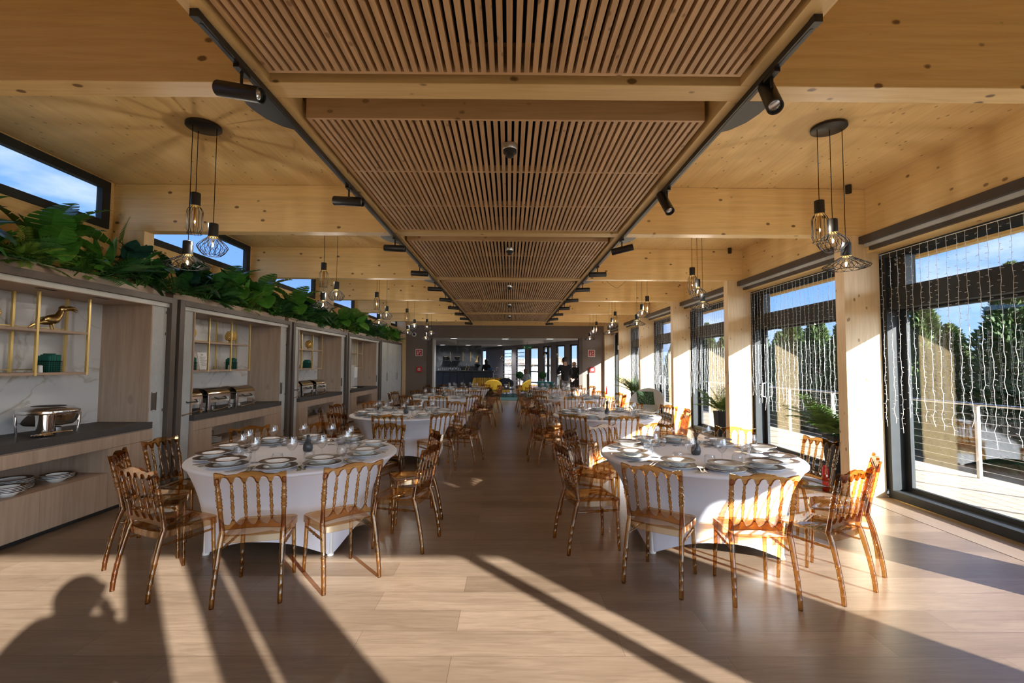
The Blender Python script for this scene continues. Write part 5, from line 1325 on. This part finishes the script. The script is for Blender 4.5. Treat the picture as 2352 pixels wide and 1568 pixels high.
# ------------------------------------------------------------------ people
def person(name, loc, rz, label, J, jacket, trousers, hair, hairlen, H=1.8, bulk=1.0):
    """skeleton grown into one skinned body; garments are thicker skins over the same joints (children)"""
    root = bpy.data.objects.new(name, None); COL.objects.link(root); root.location = loc; root.rotation_euler = (0, 0, rz); tag(root, label, 'person')
    s = H/1.8
    def skin(nm, chain, mat, sub=1):
        vs = []; es = []; rs = []; idx = {}
        for ch in chain:
            pv = None
            for key, p, r in ch:
                if key not in idx: idx[key] = len(vs); vs.append(tuple(Vector(p)*s)); rs.append(r*s)
                if pv is not None and pv != idx[key]: es.append((pv, idx[key]))
                pv = idx[key]
        me = bpy.data.meshes.new(nm); me.from_pydata(vs, es, []); me.materials.append(mat)
        ob = bpy.data.objects.new(nm, me); COL.objects.link(ob); ob.parent = root
        ob.modifiers.new('skin', 'SKIN').use_smooth_shade = True
        if not me.skin_vertices: bpy.context.view_layer.objects.active = ob; me.update()
        sv = me.skin_vertices[0].data
        for i, r in enumerate(rs): sv[i].radius = (r, r); sv[i].use_root = (i == 0)
        m = ob.modifiers.new('sub', 'SUBSURF'); m.levels = sub; m.render_levels = sub
        return ob
    j = J
    def arm(sd, e, rs): return [('ch', j['chest'], rs[0])]+[(sd+'sh', j[sd+'sh'], rs[1]), (sd+'el', j[sd+'el'], rs[2]), (sd+'wr', j[sd+'wr'], rs[3])]
    def leg(sd, rs): return [('pe', j['pelvis'], rs[0]), (sd+'hp', j[sd+'hp'], rs[1]), (sd+'kn', j[sd+'kn'], rs[2]), (sd+'an', j[sd+'an'], rs[3])]
    spine = [('pe', j['pelvis'], .125), ('wa', j['waist'], .115), ('ch', j['chest'], .125), ('nk', j['neck'], .066), ('hd0', j['head0'], .082), ('hd1', j['head1'], .108), ('hd2', j['head2'], .088)]
    ch = [spine]
    for sd in 'lr':
        ch.append(arm(sd, 0, (.125, .062, .045, .032)))
        w = Vector(j[sd+'wr']); d = (w-Vector(j[sd+'el'])).normalized(); side = d.orthogonal().normalized(); up = d.cross(side)
        palm = w+d*.075
        ch.append([(sd+'wr', j[sd+'wr'], .032), (sd+'pm', palm, .034)])
        for q in range(4):
            o_ = side*(.026-.0175*q); L = (.072, .085, .08, .06)[q]
            ch.append([(sd+'pm', palm, .034), (sd+'f%d' % q, palm+o_+d*.045, .0095), (sd+'g%d' % q, palm+o_+d*(.045+L*.5)+up*.010, .0085), (sd+'h%d' % q, palm+o_+d*(.04+L)+up*.028, .007)])
        ch.append([(sd+'wr', j[sd+'wr'], .032), (sd+'t0', w+d*.045+side*.036, .013), (sd+'t1', w+d*.085+side*.052+up*.012, .010)])
        ch.append(leg(sd, (.125, .088, .058, .042))); ch.append([(sd+'an', j[sd+'an'], .042), (sd+'to', Vector(j[sd+'an'])+Vector((0, .15, -.045)), .035)])
    skin('body', ch, MT['skin'], 2)
    jk = [[('hem', Vector(j['pelvis'])+Vector((0, 0, -.10)), .165), ('pe', Vector(j['pelvis'])+Vector((0, 0, .02)), .165), ('wa', j['waist'], .152*bulk), ('ch', j['chest'], .165*bulk), ('nk', Vector(j['neck'])+Vector((0, 0, -.005)), .084)]]
    for sd in 'lr': jk.append(arm(sd, 0, (.165*bulk, .092*bulk, .068*bulk, .050*bulk)))
    skin('jacket', jk, jacket, 2)
    if trousers:
        tm = MB(); pv = Vector(j['pelvis'])*s; tm.sphere((0, 0, 0), .13*s, 20, 12, sc=(1.28, .95, 1.0), M=Matrix.Translation(pv-Vector((0, 0, .03*s))))
        for sd in 'lr':
            h, kn, an = (Vector(j[sd+q])*s for q in ('hp', 'kn', 'an')); top = h+(h-kn).normalized()*.03*s
            tm.tube([top, h.lerp(kn, .3), h.lerp(kn, .7), kn, kn.lerp(an, .5), an+Vector((0, 0, -.03*s))], [.100*s, .098*s, .084*s, .076*s, .070*s, .066*s], 16)
        tm.build('trousers', trousers, root)
        for sd in 'lr':
            a = Vector(j[sd+'an']); skin('shoe', [[('a', a+Vector((0, -.05, -.035)), .048), ('b', a+Vector((0, .07, -.045)), .046), ('c', a+Vector((0, .17, -.055)), .034)]], MT['shoe'], 2)
    hd = Vector(j['head1'])*s; f = Vector(j['face']).normalized(); rt = f.cross(Vector((0, 0, 1))).normalized()
    Mh = Matrix((rt, f, Vector((0, 0, 1)))).transposed().to_4x4(); Mh.translation = hd
    e = MB()
    for k in (-1, 1): e.sphere((k*.036, .094, .012), .011, 8, 6, M=Mh)
    e.build('eyes', MT['white'], root)
    n = MB(); n.tube([(0, .092, .015), (0, .110, -.018), (0, .124, -.036), (0, .104, -.044)], [.008, .010, .014, .010], 8, M=Mh); n.build('nose', MT['skin'], root)
    m = MB(); m.sphere((0, .086, -.072), .024, 10, 6, sc=(1, .35, .3), M=Mh); m.build('mouth', MT['lip'], root)
    for k in (-1, 1):
        r = MB(); r.sphere((k*.104, -.005, -.012), .032, 10, 8, sc=(.3, .7, 1), M=Mh); r.build('ear', MT['skin'], root)
    if hair:
        h = MB(); h.sphere((0, -.020, .016), .130, 20, 12, M=Mh, sc=(.95, 1.02, 1.02)); 
        if hairlen: h.sphere((0, -.055, -.10), .10, 18, 10, M=Mh, sc=(1, .7, 1+hairlen))
        hb = h; hb.v = [v for v in hb.v]
        # clear the face: drop hair vertices in front and below the brow
        Mi = Mh.inverted(); keep = []
        for fi, fc in enumerate(hb.f):
            c = sum((Mi @ Vector(hb.v[q]) for q in fc), Vector())/len(fc)
            keep.append(not (c.y > .030 and c.z < .055))
        hb.f = [x for x, q in zip(hb.f, keep) if q]; hb.mi = [x for x, q in zip(hb.mi, keep) if q]; hb.sm = [x for x, q in zip(hb.sm, keep) if q]
        hb.build('hair', hair, root)
    else:
        bd = MB(); bd.sphere((0, .040, -.085), .062, 14, 8, M=Mh, sc=(1, .75, .55)); bd.build('beard', MT['hairl'], root)
    return root
t = flat('lips', (.42,.18,.15), .5); MT['lip'] = t
STAND = dict(pelvis=(0, 0, .96), waist=(0, .0, 1.12), chest=(0, -.01, 1.34), neck=(0, 0, 1.51), head0=(0, .02, 1.60), head1=(0, .025, 1.68), head2=(0, .015, 1.755), face=(0, 1, 0),
             lsh=(-.19, -.01, 1.43), lel=(-.25, -.03, 1.16), lwr=(-.23, .10, .93), rsh=(.19, -.01, 1.43), rel=(.25, -.03, 1.16), rwr=(.23, .10, .93),
             lhp=(-.10, 0, .90), lkn=(-.11, .02, .50), lan=(-.12, 0, .085), rhp=(.10, 0, .90), rkn=(.11, .02, .50), ran=(.12, 0, .085))
def pose(**k): d = dict(STAND); d.update(k); return d
# man seen from behind, head bowed to the left, forearms raised
person('person', (2.28, 19.0, 0), .15, 'person in a black hoodie and grey trousers seen from behind, head turned left', pose(head1=(-.02, .05, 1.67), head2=(-.02, .05, 1.745), face=(-.8, .55, -.25), lel=(-.28, .06, 1.18), lwr=(-.12, .30, 1.20), rel=(.27, .02, 1.15), rwr=(.10, .28, 1.16)), MT['knit'], MT['grey'], MT['hair'], 0, 1.92)
person('person', (2.93, 20.9, 0), PI-.5, 'bald bearded person in a black sweater and dark trousers facing the camera', pose(rel=(.27, -.04, 1.16), rwr=(.10, .14, 1.0), lel=(-.27, -.04, 1.16), lwr=(-.08, .16, .98)), MT['knit'], MT['shoe'], None, 0, 1.80)
person('person', (-1.40, 28.3, .12), .2, 'person with long dark hair in black standing behind the bar', pose(face=(.2, 1, -.1)), MT['knit'], MT['shoe'], MT['hair'], 1.2, 1.80)
person('person', (.92, 26.0, 0), -.15, 'person with fair hair in a pale grey sweater seen from behind, seated beyond the topiary', pose(pelvis=(0, 0, .58), waist=(0, 0, .72), chest=(0, .0, .94), neck=(0, 0, 1.11), head0=(0, .02, 1.19), head1=(0, .025, 1.27), head2=(0, .015, 1.34), lsh=(-.18, 0, 1.03), lel=(-.24, .02, .78), lwr=(-.16, .24, .74), rsh=(.18, 0, 1.03), rel=(.24, .02, .78), rwr=(.16, .24, .74),
       lhp=(-.10, .04, .56), lkn=(-.12, .44, .52), lan=(-.12, .46, .085), rhp=(.10, .04, .56), rkn=(.12, .44, .52), ran=(.12, .46, .085)), MT['knitg'], MT['grey'], MT['hairl'], .5, 1.78)
o = empty('bar_stool', (.92, 25.98, 0), 'white stool under the seated person in the pale sweater', 'stool'); MB().lathe([(.17, .40), (.18, .41), (.18, .425), (.16, .43)], 20).build('seat', MT['whiteplas'], o)
for k in range(4): a = PI/4+k*PI/2; MB().tube([(.13*math.cos(a), .13*math.sin(a), .40), (.19*math.cos(a), .19*math.sin(a), 0)], .012, 6).build('leg', MT['whiteplas'], o)
# the photographer, whose shadow lies on the floor
ph = person('person', (.03, -.29, 0), 0, 'person taking the photograph, whose shadow falls on the floor at lower left', pose(lel=(-.36, .05, 1.27), lwr=(-.13, .135, 1.44), rel=(.36, .05, 1.27), rwr=(.15, .135, 1.44), head1=(0, .03, 1.645), head2=(0, .02, 1.72)), MT['navy'], MT['grey'], MT['hair'], .1, 1.79, 1.3)
o = empty('photo_camera', (0, -.10, 1.60), 'black photo camera held up by the person taking the photograph', 'camera'); bev(MB().box(-.07, .07, -.045, -.012, -.045, .045).build('camera_body', MT['black'], o), .006); MB().box(-.025, .025, -.045, -.015, .0455, .065).build('viewfinder_hump', MT['black'], o)

MB().lathe([(.030, 0), (.032, .01), (.034, .055), (.036, .066), (.030, .066)], 20, M=Matrix.Translation((0, -.012, 0)) @ Matrix.Rotation(-PI/2, 4, 'X')).build('zoom_lens', MT['black'], o)

for k, (x, y) in enumerate(((-5.2, 22), (-2.6, 21.6), (-.2, 21.9), (1.9, 21.7), (-4.2, 29.0), (-2.6, 29.0), (-.6, 29.2), (2.6, 25.6))):
    o = empty('recessed_downlight', (x, y, CB-.001), 'round recessed ceiling light in the bar room, %s' % ['far left of the front row', 'second of the front row', 'third of the front row', 'right end of the front row', 'left above the bar', 'middle above the bar', 'right above the bar', 'by the slanted windows'][k], 'ceiling light', 'bar room ceiling lights')
    MB().lathe([(.17, -.015), (.20, -.012), (.20, 0)], 24, capb=False).build('trim_ring', MT['whiteplas'], o); MB().lathe([(.001, -.010), (.168, -.010)], 24, capb=False, capt=False).build('lens', MT['lamp'], o)
    l = bpy.data.lights.new('downlight', 'SPOT'); l.energy = 130; l.spot_size = 2.6; l.spot_blend = .8; l.shadow_soft_size = .12; l.color = (.95, .97, 1)
    lo = bpy.data.objects.new('downlight', l); COL.objects.link(lo); lo.parent = o; lo.location = (0, 0, -.03)

# ------------------------------------------------------------------ outside
struct(MB().box(4.905, 7.05, -6, 42, -.16, -.02).build('deck', MT['deck']), 'pale timber deck outside the right windows')
struct(MB().box(-120, 160, -90, 190, -1.35, -1.25).build('ground', MT['ground']), 'dry grass ground outside')
so = MB(); so.box(4.76, 7.2, -1.5, 30, 3.72, 3.80); struct(so.build('roof_overhang', MT['ceil']), 'timber roof overhang outside the right windows')
struct(MB().box(7.06, 7.2, -1.5, 30, 3.50, 3.719).build('roof_edge_beam', MT['girder']), 'timber edge beam of the roof overhang')
struct(MB().box(-5.03, 7.3, -1.5, 21.5, 4.0, 4.1).build('roof', MT['ground']), 'flat roof over the dining room')
o = empty('cable_railing', (6.87, 0, -.02), 'white cable railing along the outer edge of the deck', 'railing')
py = [6.80-1.52*k for k in range(5, 0, -1)]+[6.80+1.52*k for k in range(0, 16)]
for y in py:
    m = MB(); m.box(-.022, .022, y-.022, y+.022, 0, 1.05); m.build('post', MT['deckmetal'], o)
for k in range(8): MB().tube([(0, py[0], .12+.115*k), (0, py[-1], .12+.115*k)], .004, 5).build('steel_cable', MT['cable'], o)
MB().tube([(0, py[0]-.1, 1.07), (0, py[-1]+.1, 1.07)], .022, 8).build('handrail', MT['steelb'], o)
# cypress hedge: each tree a cone of small sprays
def cypress(seed, H, R):
    r = random.Random(seed); o = bpy.data.objects.new('cypress_tree', None); COL.objects.link(o)
    MB().tube([(0, 0, 0), (0, 0, H*.9)], [.14, .03], 8).build('trunk', MT['trunk'], o)
    m = MB()
    for k in range(6000):
        u = r.random()**.85; z = .15+u*(H-.15); rad = R*(1-u)**.75*(.75+.35*r.random()); a = r.uniform(0, 6.283)
        lump = 1+.22*math.sin(a*5+z*3.1)+.15*math.sin(a*3-z*5)
        p = Vector((rad*lump*math.cos(a), rad*lump*math.sin(a), z)); d = Vector((math.cos(a)*.7, math.sin(a)*.7, r.uniform(.25, 1.0))).normalized(); L = r.uniform(.13, .27); s = d.cross(Vector((r.uniform(-1, 1), r.uniform(-1, 1), r.uniform(-1, 1)))).normalized()*L*.24
        m.add([p-d*L*.4, p+s, p+d*L*.6, p-s], [(0, 1, 2, 3)], 0, False)
    m.lathe([(R*.62, .1), (R*.55, H*.35), (R*.25, H*.72), (.02, H*.94)], 10, capb=False, capt=False)
    m.build('foliage', MT['thuja'], o); return o
cp = [cypress(3, 5.0, 1.25), cypress(8, 5.5, 1.35), cypress(14, 4.7, 1.2)]
th = random.Random(21)
for k in range(22):
    y = 6.5+1.62*k; x = 14.2+th.uniform(-.4, .4)
    lab = 'green cypress in the hedge beyond the deck, %s from the camera' % (ORD[k] if k < 20 else ['twenty-first', 'twenty-second'][k-20])
    p = cp[k] if k < 3 else dup(cp[k % 3]); p.location = (x, y, -1.26); p.rotation_euler = (0, 0, th.uniform(0, 6.28)); sc = th.uniform(.88, 1.10); p.scale = (1, 1, sc); tag(p, lab, 'tree', 'cypress hedge')
def bare(loc, seed, H, label):
    r = random.Random(seed); o = empty('autumn_tree', loc, label, 'tree', 'autumn trees beyond the bar windows')
    b = MB(); tips = []
    def br(p, d, L, rad, dep):
        e = p+d*L; b.tube([p, p.lerp(e, .5)+Vector((r.uniform(-.05, .05),)*3), e], [rad, rad*.8, rad*.6], 5)
        if dep == 0: tips.append(e); return
        for k in range(3):
            n = (d+Vector((r.uniform(-.8, .8), r.uniform(-.8, .8), r.uniform(-.1, .6)))).normalized(); br(e, n, L*.72, rad*.6, dep-1)
    br(Vector((0, 0, 0)), Vector((0, 0, 1)), H*.30, .07, 4); b.build('branches', MT['trunk'], o)
    l = MB()
    for t in tips:
        for k in range(8):
            c = t+Vector((r.uniform(-.25, .25), r.uniform(-.25, .25), r.uniform(-.25, .25))); u = Vector((r.uniform(-1, 1), r.uniform(-1, 1), r.uniform(-1, 1))).normalized()*.05; w = u.orthogonal().normalized()*.035; l.add([c-u, c+w, c+u, c-w], [(0, 1, 2, 3)], 0, False)
    l.build('leaves', MT['autumn'], o); return o
for k, (x, y, h) in enumerate(((7.8, 43, 4.6), (4.6, 49, 4.4), (.9, 50, 4.2), (9.4, 36, 4.6), (11.5, 46, 5))): bare((x, y, -1.26), 50+k, h, 'autumn tree with brown leaves beyond the bar windows, %s' % ['tall one behind the men', 'middle one', 'one behind the louvres', 'near one at the right', 'farthest one'][k])
o = empty('white_house', (1.0, 58, -1.26), 'pale low house far beyond the bar windows', 'house'); MB().box(-14, 16, -3, 3, 0, 2.9).build('walls', MT['housewall'], o); m = MB(); m.prism([(-14.5, 2.901), (16.5, 2.901), (13, 3.6), (-11, 3.6)], -3.5, 3.5); m.build('roof', MT['pillar'], o)
for k in range(5): MB().box(-7+3.2*k, -6+3.2*k, -3.03, -3.001, 1.0, 2.0).build('window', MT['frame'], o)
